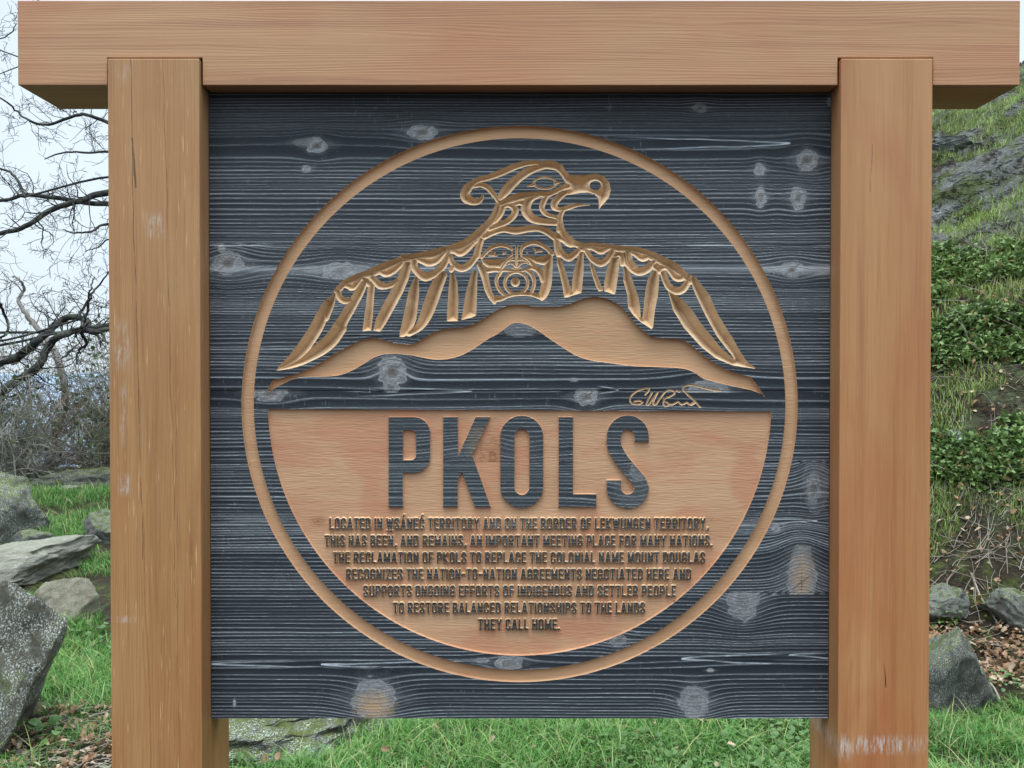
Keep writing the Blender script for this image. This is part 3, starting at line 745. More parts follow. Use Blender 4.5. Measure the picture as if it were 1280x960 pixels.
for (ku, kv, rx, ry, pin, dip, pl, co) in KNOTS:
    if rx > 3: rx, ry = rx * 1.15, ry * 1.15
    lo_ = max([s for s in SEAMS if s <= kv]); hi_ = min([s for s in SEAMS if s > kv])
    lx, lz = rx * 2.1, ry * 1.9
    w = window(ku - lx * 3, ku + lx * 3, max(lo_, kv - 70), min(hi_, kv + 70))
    u, v = (UU[w] - ku), (VV[w] - kv)
    q = (u / lx) ** 2 + (v / lz) ** 2
    sfield[w] -= v * pin * np.exp(-q * 1.3)
    if dip: sfield[w] -= dip * np.exp(-(u / (rx * 1.6)) ** 2 - (v / (ry * 1.4)) ** 2)
    w = window(ku - rx * 2, ku + rx * 2, max(lo_, kv - ry * 2), min(hi_, kv + ry * 2))
    u, v = (UU[w] - ku), (VV[w] - kv)
    e = np.hypot(u / rx, v / ry) + rag[w]
    rings = 0.72 + 0.28 * np.sin(e * 13 + 4 * rag[w])
    fib = 0.75 + 0.45 * vnoise(UU[w] / 5, VV[w] / 1.2, 45) + 0.3 * vnoise(UU[w] / 1.5, VV[w] / 1.5, 46)
    tail = 0.55 * np.exp(-(u / (rx * 1.5)) ** 2 - (v / (ry * .45)) ** 2) * (0.6 + 0.6 * vnoise(UU[w] / 6, VV[w] / 1.0, 47))
    body = np.clip((1.08 - e) / 0.16, 0, 1) * np.clip(0.95 * (0.45 + 0.55 * rings) * (0.5 + 0.5 * fib), 0, 1)
    rim_ = 1.05 * np.exp(-((e - 0.98) / 0.08) ** 2) * np.clip(0.75 + 0.5 * vnoise(UU[w] / 9, VV[w] / 4, 48), 0, 1)
    halo = 0.20 * np.clip((1.7 - e) / 0.7, 0, 1) * fib
    pale[w] = np.maximum(pale[w], pl * np.clip(np.maximum(np.maximum(body, rim_), np.maximum(tail, halo)), 0, 1))
    if co:
        e2 = np.hypot(u / (rx * .36), v / (ry * .36)) + 1.3 * rag[w]
        core[w] = np.maximum(core[w], co * 0.85 * np.clip(1.4 - e2, 0, 1))
        ck = np.exp(-((u * 0.6 + v * 0.8) / 0.9) ** 2) * (np.hypot(u, v) < 0.75 * max(rx, ry))
        core[w] = np.maximum(core[w], 0.7 * co * ck)
w = window(430, 506, 850, 899)
tan[w] = 0.85 * np.clip(1.1 - np.hypot((UU[w] - 468) / 27, (VV[w] - 884) / 22) + rag[w], 0, 1)
w = window(585, 616, 530, 580)
tan[w] = 0.22 * np.clip(1.3 - np.hypot((UU[w] - 598) / 16, (VV[w] - 553) / 24) + rag[w], 0, 1)
w = window(985, 1022, 680, 741)
tan[w] = np.maximum(tan[w], 0.5 * np.clip(1.2 - np.hypot((UU[w] - 1003) / 15, (VV[w] - 722) / 34) + rag[w], 0, 1))
sfield += 2.6 * vnoise(UU / 360, VV / 30, 91) + 0.7 * vnoise(UU / 130, VV / 16, 92) + 0.22 * vnoise(UU / 40, VV / 9, 93)
wobble = 4.2 * vnoise(UU / 210 + 0.37, VV / 17, 191)
lens = np.exp(-((VV - 488) / 17) ** 2) + np.exp(-((VV - 829) / 12) ** 2) + 0.9 * np.exp(-((VV - 179) / 9) ** 2)
sfield += wobble * np.clip(lens, 0, 1) * 1.2

ln = np.zeros_like(VV); rel = np.zeros_like(VV)
ss = np.arange(60, 940, 0.05)
bid = np.searchsorted(np.array(SEAMS), VV) - 1
for b in range(len(SEAMS) - 1):
    prof = np.zeros_like(ss); hp = np.zeros_like(ss)
    s = 62.0
    base = [4.7, 3.9, 5.3, 4.3, 4.1, 4.6][b]
    r = np.random.default_rng(100 + b)
    while s < 935:
        sp = base * (0.74 + 0.52 * r.random()) * (1 + 0.22 * math.sin(s / 13.0 + b))
        if abs(s - 488) < 17 or abs(s - 829) < 11 or abs(s - 179) < 9: sp *= 2.0
        s += max(2.4, sp)
        a = r.uniform(0.45, 1.0) * (1.15 if sp > 6 else 1.0); wd = r.uniform(0.46, 0.72)
        prof += a * np.exp(-((ss - s) / wd) ** 2)
        up_ = (ss < s) & (ss > s - sp)
        hp = np.where(up_, np.maximum(hp, ((ss - s + sp) / sp) ** 2), hp)
        prof += 0.05 * a * np.where(up_, ((ss - s + sp) / sp) ** 3, 0)
    msk = bid == b
    ln[msk] = np.interp(sfield[msk], ss, prof); rel[msk] = np.interp(sfield[msk], ss, hp)
mod = 0.80 + 0.24 * vnoise(UU / 110, VV / 14, 61) + 0.16 * vnoise(UU / 70, VV / 2.2, 62) + 0.12 * vnoise(UU / 5, VV / 1.5, 63)
mod *= 0.55 + 0.6 * sstep(130, 260, VV) 
ln = np.clip(ln * np.clip(mod, 0.15, 1.3), 0, 1.2)
# pointed lenses where the saw cut ran along a growth ring: bright outline round a plain field
for (ut, ue, vc, hh) in ((264, 440, 830, 5.0), (401, 640, 831, 5.0), (988, 760, 179, 8.0), (590, 440, 489.5, 5.5), (986, 1090, 819, 5.0), (852, 1010, 823, 7.5), (1022, 930, 651, 4.0), (773, 745, 487.5, 4.5)):
    w = window(min(ut, ue), max(ut, ue), vc - 14, vc + 14)
    t = (UU[w] - ut) / (ue - ut)
    half_ = hh * np.clip(t, 0, 1) ** 0.62 * (1 + 0.12 * vnoise(UU[w] / 23, VV[w] * 0, 301))
    dv = VV[w] - vc - 0.8 * vnoise(UU[w] / 40, VV[w] * 0, 302)
    ok = (t > 0) & (t < 1); fade = np.clip((1 - t) * 3, 0, 1)
    inside = np.clip((half_ + 1.6 - np.abs(dv)) / 0.8, 0, 1) * ok * fade
    ln[w] = ln[w] * (1 - inside)
    edge = np.exp(-((np.abs(dv) - half_) / 0.75) ** 2) * ok * fade * np.clip(1.1 - 0.5 * t, 0, 1) * (0.8 + 0.3 * vnoise(UU[w] / 7, VV[w], 303))
    edge += 0.5 * np.exp(-(t * 14) ** 2) * np.clip(1.2 - np.abs(dv) / (half_ + .6), 0, 1) * ok
    edge += 0.05 * np.clip(1 - np.abs(dv) / (half_ + .5), 0, 1) * ok * fade * np.clip(1 - 2 * t, 0, 1)
    ln[w] = np.maximum(ln[w], edge)
band = 0.5 * np.exp(-((VV - 337) / 7) ** 2) * np.clip(0.55 + 0.6 * vnoise(UU / 90, VV / 6, 71) , 0, 1)
band += 0.8 * np.exp(-((VV - 306.5) / 0.9) ** 2) * np.clip(0.5 + 0.8 * vnoise(UU / 50, VV, 72), 0, 1)
band += 0.35 * np.exp(-((VV - 655) / 8) ** 2) * np.clip(vnoise(UU / 80, VV / 5, 73), 0, 1)
ln = np.clip(ln * (1 - 0.7 * np.clip(pale * 1.4, 0, 1)) + band, 0, 1.2)
scr = np.clip((fbm(UU / 2.2, VV / 9, 81, 2) - 0.52) * 6, 0, 1) * np.clip((vnoise(UU / 45, VV / 45, 82) - 0.1) * 2, 0, 1)
pale = np.clip(pale + 0.14 * scr, 0, 1)
seam = np.zeros_like(VV)
for s in SEAMS[1:-1]: seam = np.maximum(seam, np.exp(-((VV - s) / 0.55) ** 2))
ln *= 1 - 0.85 * seam * (np.abs(VV - 306) > 3)

# swirling knots showing in the bare wood of the half disc, cut off at the glue seam
fk = np.zeros_like(VV)
for (ku, kv, rx, ry, st) in ((616, 572, 34, 36, 0.75), (397, 652, 12, 8, 0.8), (845, 566, 40, 10, 0.18), (772, 798, 12, 9, 0.6), (790, 612, 22, 20, 0.4), (540, 700, 60, 4, 0.12), (880, 650, 22, 5, 0.5)):
    w = window(ku - rx * 1.6, ku + rx * 1.6, kv - ry * 1.6, kv + ry * 1.6)
    e = np.hypot((UU[w] - ku) / rx, (VV[w] - kv) / ry) + 0.7 * rag[w]
    sw = 0.45 + 0.55 * np.clip(np.sin(e * 15 + 2.5 * vnoise(UU[w] / 11, VV[w] / 11, 401)), 0, 1) ** 2
    a_ = st * np.clip(1.1 - e, 0, 1) * sw
    if kv < 578: a_ = a_ * (VV[w] < 578)
    fk[w] = np.maximum(fk[w], a_)
fk = np.clip(fk + 0.5 * np.exp(-((VV - 578) / 0.5) ** 2) * np.clip(vnoise(UU / 60, VV * 0, 402) + 0.1, 0, 1), 0, 1)
# --- heights (metres, towards the viewer is positive)
D_FLAT = 0.0105
dark_h = 0.0011 * (rel - 0.6) * (1 - 0.6 * np.clip(pale * 1.3, 0, 1)) - 0.0012 * seam
dark_h += 0.0002 * vnoise(UU / 1.5, VV / 0.9, 55)
insd = np.clip(-tot2, 0, None)
hgt = np.where(insd > 0, 0, dark_h)
flat_in = np.minimum.reduce([ring, mt, field])
fl = np.clip(-flat_in / 0.75, 0, 1)
toolmk = 0.00018 * vnoise(UU / 9, VV / 1.1, 66)
dep = np.where(field <= np.minimum(ring, mt), 0.0066, D_FLAT)
hgt = np.where((insd > 0) & (flat_in < 0), -dep * fl + toolmk * fl, hgt)
vin = np.minimum(bird, sig)
vd = np.clip(-vin, 0, None) * 1.9 * MPP
vd = np.minimum(vd, 0.030)
hgt = np.where((insd > 0) & (vin < 0), np.minimum(hgt, -vd), hgt)

# --- split the sheet into planks, ring, bird, mountain, field, letters, lines, signature
ids = np.arange(NR * NC, dtype=np.int32).reshape(NR, NC)
quads = np.stack([ids[:-1, :-1], ids[1:, :-1], ids[1:, 1:], ids[:-1, 1:]], axis=-1).reshape(-1, 4)
def fav(a): return (0.25 * (a[:-1, :-1] + a[1:, :-1] + a[1:, 1:] + a[:-1, 1:])).ravel()
f_tot, f_ring, f_bird, f_mt, f_field, f_sig, f_v, f_half = [fav(a) for a in (tot2, ring, bird, mt, field, sig, VV, half)]
carved = f_tot < 0
which = np.argmin(np.stack([f_ring, f_bird, f_mt, f_field, f_sig]), axis=0)
ALLV = np.stack([XS - SO.x, S_Y - hgt - SO.y, ZSs - SO.z], axis=-1).reshape(-1, 3).astype(np.float32)
ATT = {'ln': ln.ravel(), 'kn': pale.ravel(), 'kc': core.ravel(), 'tn': tan.ravel(), 'fk': fk.ravel()}
def sheet(name, mask, mats, idx=None, label=None):
    q = quads[mask]
    if len(q) == 0: return None
    used, inv = np.unique(q, return_inverse=True)
    o = mk(name, ALLV[used], inv.reshape(-1, 4), None, panel, False, mats=mats, mat_idx=None if idx is None else idx[mask])
    if len(o.data.vertices) == len(used):
        for k, a in ATT.items():
            at_ = o.data.attributes.new(k, 'FLOAT', 'POINT')
            at_.data.foreach_set('value', a[used].astype(np.float32))
    if label: o['label'] = label
    return o
taken = np.zeros(len(quads), dtype=bool)
for (ch, _), f in zip(TITLE, letters):
    fl_ = fav(f); mk_ = (fl_ < 0.75) & (f_half < 0)
    sheet('title_letter', mk_, [M_CHAR_L, M_FIELD], carved.astype(np.int32), 'raised dark letter ' + ch)
    taken |= mk_
for (txt, *_), f in zip(LINES, lines_f):
    fl_ = fav(f); mk_ = (fl_ < 0.75) & (f_half < 0) & ~taken
    sheet('inscription_line', mk_, [M_CHAR_S, M_GROOVE], carved.astype(np.int32))
    taken |= mk_
sheet('carved_ring', carved & (which == 0) & ~taken, [M_RAW])
sheet('bird_carving', carved & (which == 1) & ~taken, [M_GROOVE])
sheet('mountain_carving', carved & (which == 2) & ~taken, [M_RAW])
sheet('inscription_field', carved & (which == 3) & ~taken, [M_FIELD])
sheet('signature_carving', carved & (which == 4) & ~taken, [M_GROOVE])
f_b = np.searchsorted(np.array(SEAMS), f_v) - 1
for b in range(len(SEAMS) - 1):
    sheet('plank', ~carved & ~taken & (f_b == b), [M_CHAR])
# edges of the planks
e = 0.0
def rim(pts_front):
    n = len(pts_front); b = pts_front.copy(); b[:, 1] = S_Y + 0.0335 - SO.y
    v = np.vstack([pts_front, b]); i = np.arange(n - 1)
    return v, np.stack([i, i + 1, i + 1 + n, i + n], axis=1)
A3 = ALLV.reshape(NR, NC, 3)
rv, rf, off = [], [], 0
for ptsf in (A3[0], A3[-1][::-1], A3[:, 0][::-1], A3[:, -1]):
    v, f = rim(ptsf.copy()); rv.append(v); rf.append(f + off); off += len(v)
m = NT('charred_edge', 0.6, 0.3); m.color((0.018, 0.022, 0.03))
mk('panel_edge', np.vstack(rv), np.vstack(rf), m.m, panel)
del ALLV, A3, ATT, quads, UU, VV, XX, ZZ

# ------------------------------------------------------------------ surroundings: ground
def ground_mat():
    m = NT('ground_soil_and_rock', 0.9, 0.15)
    g1 = m.noise(m.mapped((1.3, 1.3, 1.3)), 1.0, 5, 0.6)
    g2 = m.noise(m.mapped((9, 9, 9)), 1.0, 6, 0.65)
    g3 = m.noise(m.mapped((45, 45, 45)), 1.0, 5, 0.7)
    soil = m.mix(m.rng(g3, 0.3, 0.7), (0.022, 0.016, 0.011), (0.062, 0.047, 0.032))
    moss = m.mix(m.rng(g3, 0.3, 0.7), (0.026, 0.036, 0.012), (0.105, 0.13, 0.030))
    rock = m.mix(m.rng(m.math('ADD', m.math('MULTIPLY', g3, 0.6), m.math('MULTIPLY', g2, 0.4)), 0.36, 0.62), (0.045, 0.048, 0.047), (0.20, 0.205, 0.195))
    rockiness = m.attr('rock')
    col = m.mix(m.math('MULTIPLY', m.rng(g2, 0.47, 0.60), m.rng(m.xyz()['Y'], 2.6, 4.0, 0.15, 1.0)), soil, moss)
    a = m.math('MULTIPLY', m.rng(m.math('ADD', m.math('MULTIPLY', g2, 0.6), m.math('MULTIPLY', g1, 0.4)), 0.40, 0.50), 1.0)
    rk = m.math('MULTIPLY', rockiness, a)
    col = m.mix(rk, col, rock)
    li = m.noise(m.mapped((26, 26, 26), (5, 2, 8)), 1.0, 5, 0.75)
    col = m.mix(m.math('MULTIPLY', m.rng(li, 0.60, 0.68), m.math('MULTIPLY', rk, 0.8)), col, (0.42, 0.46, 0.43))
    ms = m.noise(m.mapped((3.2, 3.2, 3.2), (1, 7, 2)), 1.0, 5, 0.65)
    col = m.mix(m.math('MULTIPLY', m.rng(ms, 0.44, 0.54), m.math('MULTIPLY', rockiness, 0.85)), col, moss)
    cn_ = m.noise(m.mapped((2.6, 2.6, 7.0), (3, 3, 1), None, (0.2, 0.5, 0.3)), 1.0, 5, 0.62)
    crk = m.rng(m.math('ABSOLUTE', m.math('SUBTRACT', cn_, 0.5)), 0.0, 0.018, 1, 0)
    crk = m.math('MULTIPLY', crk, rockiness)
    col = m.mix(m.math('MULTIPLY', crk, 0.85), col, (0.015, 0.016, 0.013))
    m.color(col)
    m.bump(m.math('SUBTRACT', m.math('ADD', m.math('MULTIPLY', g2, 1.0), m.math('MULTIPLY', g3, 0.9)), m.math('MULTIPLY', crk, 1.2)), 1.0, 0.04)
    return m.m
def grid_sheet(name, x, y, mat, dz=0.0):
    X, Y = np.meshgrid(x, y)
    Z = ground_z(X, Y) + dz
    n0, n1 = X.shape
    i = np.arange(n0 * n1).reshape(n0, n1)
    q = np.stack([i[:-1, :-1], i[:-1, 1:], i[1:, 1:], i[1:, :-1]], -1).reshape(-1, 4)
    o = mk(name, np.stack([X, Y, Z], -1).reshape(-1, 3), q, mat, smooth=True)
    d = (Y - 4.75) + 0.42 * (X - 2.1)
    wid = sstep(-1.2, 1.3, X - 0.12 * (Y - 5))
    rock = sstep(2.5, 3.2, d) * wid + 0.40 * wid * np.exp(-((d - 1.40) / 0.40) ** 2)
    at_ = o.data.attributes.new('rock', 'FLOAT', 'POINT'); at_.data.foreach_set('value', np.clip(rock, 0, 1).ravel().astype(np.float32))
    return o
gx = np.concatenate([[-2500, -900, -300, -120], np.linspace(-40, -7, 24)[:-1], np.linspace(-7, 1.4, 170)[:-1], np.linspace(1.4, 5.2, 190), np.linspace(5.2, 6.5, 22)[1:], np.linspace(6.5, 40, 24)[1:], [120, 300, 900, 2500]])
gy = np.concatenate([[-2500, -900, -300, -100, -40], np.linspace(-14, 2.6, 20)[:-1], np.linspace(2.6, 4.2, 40)[:-1], np.linspace(4.2, 9.4, 250), np.linspace(9.4, 13, 60)[1:], np.linspace(13, 40, 40)[1:]])
gnd = grid_sheet('ground', gx, gy, ground_mat()); gnd['kind'] = 'structure'

m = NT('sea_water', 0.25, 0.5); nz = m.noise(m.mapped((0.004, 0.001, 1)), 1.0, 4)
m.color(m.mix(m.rng(nz, 0.3, 0.7), (0.16, 0.26, 0.42), (0.22, 0.33, 0.50)))
sea = mk('sea', [(-30000, 300, -150), (30000, 300, -150), (30000, 45000, -150), (-30000, 45000, -150)], [(0, 1, 2, 3)], m.m); sea['kind'] = 'structure'
# lower land between the hilltop and the sea, and far islands
m = NT('far_land', 0.9, 0.1); nz = m.noise(m.mapped((0.02, 0.02, 0.02)), 1.0, 5, 0.65)
m.color(m.mix(m.rng(nz, 0.35, 0.65), (0.05, 0.075, 0.07), (0.12, 0.15, 0.15)))
x = np.linspace(-900, 900, 90); y = np.linspace(38, 1400, 60); X, Y = np.meshgrid(x, y)
Z = np.interp(Y, [38, 60, 200, 900, 1400], [-10, -25, -90, -146, -153]) + np.minimum(6, (Y - 38) * .05) * fbm(X / 60, Y / 60, 31)
i = np.arange(X.size).reshape(X.shape)
q = np.stack([i[:-1, :-1], i[:-1, 1:], i[1:, 1:], i[1:, :-1]], -1).reshape(-1, 4)
mk('lowland', np.stack([X, Y, Z], -1).reshape(-1, 3), q, m.m, smooth=True)['kind'] = 'structure'
x = np.linspace(-16000, 4000, 120); y = np.linspace(14000, 19000, 16); X, Y = np.meshgrid(x, y)
Z = -160 + 420 * np.clip(fbm(X / 3000, Y / 3000, 35) + 0.35, 0, 1) * np.exp(-((Y - 16500) / 1500) ** 2)
i = np.arange(X.size).reshape(X.shape)
q = np.stack([i[:-1, :-1], i[:-1, 1:], i[1:, 1:], i[1:, :-1]], -1).reshape(-1, 4)
m = NT('far_hills', 0.9, 0.1); m.color((0.22, 0.30, 0.40))  # blue haze of distance is put into the hill colour
mk('hills', np.stack([X, Y, Z], -1).reshape(-1, 3), q, m.m, smooth=True)['kind'] = 'structure'

# ------------------------------------------------------------------ rocks
def rock_mat(name, lo, hi, moss=0.5, lichen=0.5, strat=0.0, seed=0.0):
    m = NT(name, 0.85, 0.2)
    n1 = m.noise(m.mapped((4, 4, 4), (seed, 0, 0)), 1.0, 6, 0.65)
    n2 = m.noise(m.mapped((30, 30, 30), (0, seed, 0)), 1.0, 6, 0.75)
    col = m.mix(m.rng(m.math('ADD', m.math('MULTIPLY', n1, .5), m.math('MULTIPLY', n2, .5)), 0.36, 0.64), lo, hi)
    nrm = m.n('ShaderNodeNewGeometry'); sz = m.n('ShaderNodeSeparateXYZ'); m.link(nrm.outputs['Normal'], sz.inputs[0])
    n3 = m.noise(m.mapped((7, 7, 7), (3, seed, 1)), 1.0, 5, 0.7)
    mm = m.rng(m.math('ADD', m.math('MULTIPLY', sz.outputs['Z'], 0.35), n3), 0.66, 0.82)
    col = m.mix(m.math('MULTIPLY', mm, moss), col, m.mix(m.rng(n2, .3, .7), (0.045, 0.06, 0.018), (0.13, 0.15, 0.05)))
    n4 = m.noise(m.mapped((60, 60, 60), (seed, 4, 2)), 1.0, 5, 0.75)
    n5 = m.noise(m.mapped((5, 5, 5), (seed, 9, 2)), 1.0, 3, 0.5)
    col = m.mix(m.math('MULTIPLY', m.math('MULTIPLY', m.rng(n4, 0.53, 0.58), m.rng(n5, 0.40, 0.52)), lichen), col, (0.55, 0.58, 0.55))
    m.color(col)
    m.bump(m.math('ADD', n1, m.math('MULTIPLY', n2, 0.7)), 0.9, 0.02)
    return m.m
RK_DARK = rock_mat('dark_rock', (0.036, 0.038, 0.033), (0.125, 0.122, 0.105), 1.0, 0.6, seed=1)
RK_PALE = rock_mat('pale_rock', (0.15, 0.145, 0.125), (0.36, 0.34, 0.29), 0.35, 0.3, seed=2)
RK_LICH = rock_mat('lichen_rock', (0.045, 0.046, 0.038), (0.18, 0.172, 0.135), 0.8, 1.0, seed=3)
RK_MOSS = rock_mat('mossy_rock', (0.06, 0.06, 0.055), (0.20, 0.20, 0.18), 1.0, 0.8, seed=4)
RK_BROWN = rock_mat('brownish_rock', (0.13, 0.115, 0.085), (0.30, 0.27, 0.20), 0.35, 0.4, seed=5)
RK_OUT = rock_mat('grey_outcrop', (0.10, 0.105, 0.106), (0.33, 0.335, 0.33), 0.9, 0.7, seed=6)
rockfoot = []
def rock(name, c, size, rot, mat, seed, label, cat='rock', group=None, rough=0.10, cuts=9, sub=5, sink=0.25):
    bm = bmesh.new(); bmesh.ops.create_icosphere(bm, subdivisions=sub, radius=1.0)
    r = random.Random(seed)
    pl = []
    for k in range(cuts):
        d = Vector((r.gauss(0, 1), r.gauss(0, 1), r.gauss(0, 0.8))).normalized(); pl.append((d, r.uniform(0.5, 0.85)))
    for v in bm.verts:
        p = v.co.copy()
        for d, h in pl:
            t = p.dot(d) - h
            if t > 0: p -= d * t * 0.92
        nv = Vector(mnoise.noise_vector(p * 1.7 + Vector((seed, 0, 0)))) * rough
        nv += Vector(mnoise.noise_vector(p * 5 + Vector((0, seed, 0)))) * rough * 0.42 + Vector(mnoise.noise_vector(p * 14)) * rough * 0.16
        v.co = p + nv
    me = bpy.data.meshes.new(name); bm.to_mesh(me); bm.free()
    me.materials.append(mat)
    me.polygons.foreach_set('use_smooth', np.ones(len(me.polygons), dtype=bool))
    me.set_sharp_from_angle(angle=math.radians(50))
    o = bpy.data.objects.new(name, me); COL.objects.link(o)
    o.scale = size; o.rotation_euler = [math.radians(a) for a in rot]
    o.location = (c[0], c[1], c[2] + size[2] * (1 - 2 * sink) * 0.6)
    tag(o, label, cat, group)
    rockfoot.append((c[0], c[1], max(size[0], size[1]) * 0.82))
    return o
G_R = 'rocks lying in the grass on the left'
def gp(x, y): return (x, y, float(ground_z(x, y)))
def on(u, v): p = hit(u, v); return (p.x, p.y, p.z)
rock('boulder', gp(-2.17, 3.85), (0.37, 0.46, 0.55), (4, 13, 20), RK_LICH, 11, 'big lichen speckled boulder at the lower left corner, close to the left post', 'boulder', G_R, cuts=12, sub=6, sink=0.28)
rock('boulder', gp(-3.86, 7.3), (0.38, 0.42, 0.46), (5, 24, -10), RK_DARK, 22, 'dark boulder with a shaded overhang at the left edge, behind the flat pale slab', 'boulder', G_R, cuts=10, sub=6)
rock('slab', gp(-3.27, 6.3), (0.62, 0.42, 0.15), (0, -11, 12), RK_PALE, 33, 'flat pale grey slab of rock lying tilted in the grass', 'rock', G_R, cuts=8, sub=6, sink=0.3)
rock('rock', gp(-2.58, 5.62), (0.22, 0.20, 0.17), (0, -18, 20), RK_BROWN, 44, 'wedge shaped brownish rock in the grass in front of the flat slab', 'rock', G_R)
rock('rock', gp(-2.96, 7.1), (0.20, 0.18, 0.17), (0, -10, 0), RK_DARK, 55, 'dark grey rock against the left post, at the right end of the flat slab', 'rock', G_R)
rock('rock', gp(-4.0, 9.2), (0.52, 0.24, 0.13), (0, -4, 8), RK_DARK, 66, 'long low rock on the crest below the bare thicket', 'rock', G_R)
rock('rock', gp(-3.34, 6.8), (0.22, 0.2, 0.12), (0, 5, 30), RK_DARK, 77, 'low mossy stone between the dark boulder and the flat slab', 'rock', G_R)
rock('rock', gp(-3.95, 8.7), (0.10, 0.08, 0.05), (0, 0, 30), RK_PALE, 78, 'small pale stone alone in the grass beyond the slab', 'rock', G_R, sub=4)
rock('rock', gp(-0.98, 4.02), (0.46, 0.46, 0.17), (6, 0, 15), RK_MOSS, 88, 'low mossy rock with white lichen under the left end of the panel', 'rock', None, cuts=8, sub=6, rough=0.22, sink=0.3)
rock('rock', on(1178, 880), (0.25, 0.22, 0.36), (-8, 14, 20), RK_DARK, 99, 'smooth grey rock leaning at the foot of the bank beside the right post', 'rock', None, cuts=10, sink=0.36)
rock('rock', on(1175, 765), (0.17, 0.14, 0.12), (0, -14, 30), RK_MOSS, 101, 'mossy stone bedded in the bank above the leaf litter', 'rock', None, rough=0.2)
rock('rock', on(1268, 772), (0.20, 0.14, 0.11), (0, 18, 10), RK_MOSS, 102, 'grey stone bedded in the bank at the right edge', 'rock', None, rough=0.2)
for (u, v, sx, sz, rz, sd, lb) in ((1190, 190, 0.30, 0.075, 10, 106, 'grey outcrop beside the right post, below the crest'),):
    p = on(u, v)
    rock('outcrop', p, (sx, sx * 0.7, sz), (-26, 12, rz), RK_OUT, sd, lb, 'rock', None, sub=6, rough=0.2, sink=.4)

# ------------------------------------------------------------------ grass
def leafy_mat(name, lo, hi, tint=None, trans=0.3, rough=0.5, scale=6.0):
    m = NT(name, rough, 0.35)
    r = m.attr('rnd'); z = m.attr('tip')
    col = m.mix(r, lo, hi)
    col = m.mix(m.math('MULTIPLY', z, 0.5), col, tuple(min(1, c * 1.5) for c in hi))
    if tint: col = m.mix(m.attr('dry'), col, tint)
    m.color(col)
    tr = m.n('ShaderNodeBsdfTranslucent'); m.link(col, tr.inputs['Color'])
    mx = m.n('ShaderNodeMixShader'); mx.inputs[0].default_value = trans
    m.link(m.b.outputs[0], mx.inputs[1]); m.link(tr.outputs[0], mx.inputs[2])
    outn = [n for n in m.t.nodes if n.type == 'OUTPUT_MATERIAL'][0]
    m.link(mx.outputs[0], outn.inputs['Surface'])
    return m.m
def put_attr(o, name, vals):
    a = o.data.attributes.new(name, 'FLOAT', 'POINT'); a.data.foreach_set('value', np.asarray(vals, dtype=np.float32))

def sample_view(n, u0, u1, v0, v1, r, ymin=3.0, ymax=11):
    """random ground points lying inside a wedge of the scene (only used to know where the ground is worth planting)"""
    Y = np.exp(r.uniform(math.log(ymin), math.log(ymax), n))
    X = (r.uniform(u0, u1, n) - 640) / F * Y
    Z = ground_z(X, Y)
    _, V = project(X, Y, Z)
    k = (V > v0) & (V < v1)
    return X[k], Y[k], Z[k]

def clear_rocks(X, Y, f=0.9):
    k = np.ones(len(X), dtype=bool)
    for (cx, cy, cr) in rockfoot: k &= np.hypot(X - cx, Y - cy) > cr * f
    return k

def blades(name, X, Y, Z, r, hmin, hmax, wd, mat, label, cat, lean=0.7, dry=0.04):
    n = len(X)
    h = r.uniform(hmin, hmax, n) * (0.7 + 0.5 * (vnoise(X * 2.3, Y * 2.3, 3) * .5 + .5))
    a = r.uniform(0, 2 * math.pi, n); l = h * lean * r.uniform(0.2, 1.2, n)
    w = wd * r.uniform(0.6, 1.3, n)
    dx, dy = np.cos(a), np.sin(a); px, py = -dy, dx
    sl = np.linspace(0, 1, 4)
    V = np.zeros((n, 7, 3))
    for k, t in enumerate(sl):
        bx = X + dx * l * t * t; by = Y + dy * l * t * t
        bz = Z - 0.01 + h * (t - 0.35 * t * t * np.clip(l / h, 0, 1))
        ww = w * (1 - t) ** 0.7 * 0.5
        if k < 3:
            V[:, 2 * k] = np.stack([bx - px * ww, by - py * ww, bz], 1); V[:, 2 * k + 1] = np.stack([bx + px * ww, by + py * ww, bz], 1)
        else: V[:, 6] = np.stack([bx, by, bz], 1)
    b = (np.arange(n) * 7)[:, None]
    tri = np.concatenate([b + np.array([[0, 1, 3]]), b + np.array([[0, 3, 2]]), b + np.array([[2, 3, 5]]), b + np.array([[2, 5, 4]]), b + np.array([[4, 5, 6]])], 0)
    o = mk(name, V.reshape(-1, 3), tri, mat)
    clump = vnoise(X * 1.7, Y * 1.7, 9) * .5 + .5
    put_attr(o, 'rnd', np.repeat(np.clip(0.55 * r.random(n) + 0.45 * clump, 0, 1), 7))
    put_attr(o, 'tip', np.tile(np.array([0, 0, .3, .3, .65, .65, 1.0]), n))
    put_attr(o, 'dry', np.repeat((r.random(n) < dry) * r.uniform(0.5, 1, n), 7))
    tag(o, label, cat, kind='stuff')
    return o
rg = np.random.default_rng(5)
M_GRASS = leafy_mat('grass_blades', (0.022, 0.070, 0.014), (0.115, 0.27, 0.055), (0.42, 0.37, 0.20))
M_GRASS_Y = leafy_mat('bank_grass', (0.09, 0.16, 0.03), (0.27, 0.36, 0.10), (0.42, 0.37, 0.2))
X1, Y1, Z1 = sample_view(150000, -260, 200, 560, 1100, rg, 2.9, 10.5)
X2, Y2, Z2 = sample_view(60000, 200, 1180, 850, 1150, rg, 2.9, 5.0)
X5, Y5, Z5 = sample_view(140000, 190, 1130, 500, 860, rg, 4.4, 9.5)
X6, Y6, Z6 = sample_view(50000, -900, -250, 500, 1150, rg, 2.6, 9.0)
X2, Y2, Z2 = (np.concatenate(q) for q in ((X2, X5, X6), (Y2, Y5, Y6), (Z2, Z5, Z6)))
X3, Y3, Z3 = sample_view(30000, 1120, 1420, 880, 1150, rg, 2.9, 5.0)
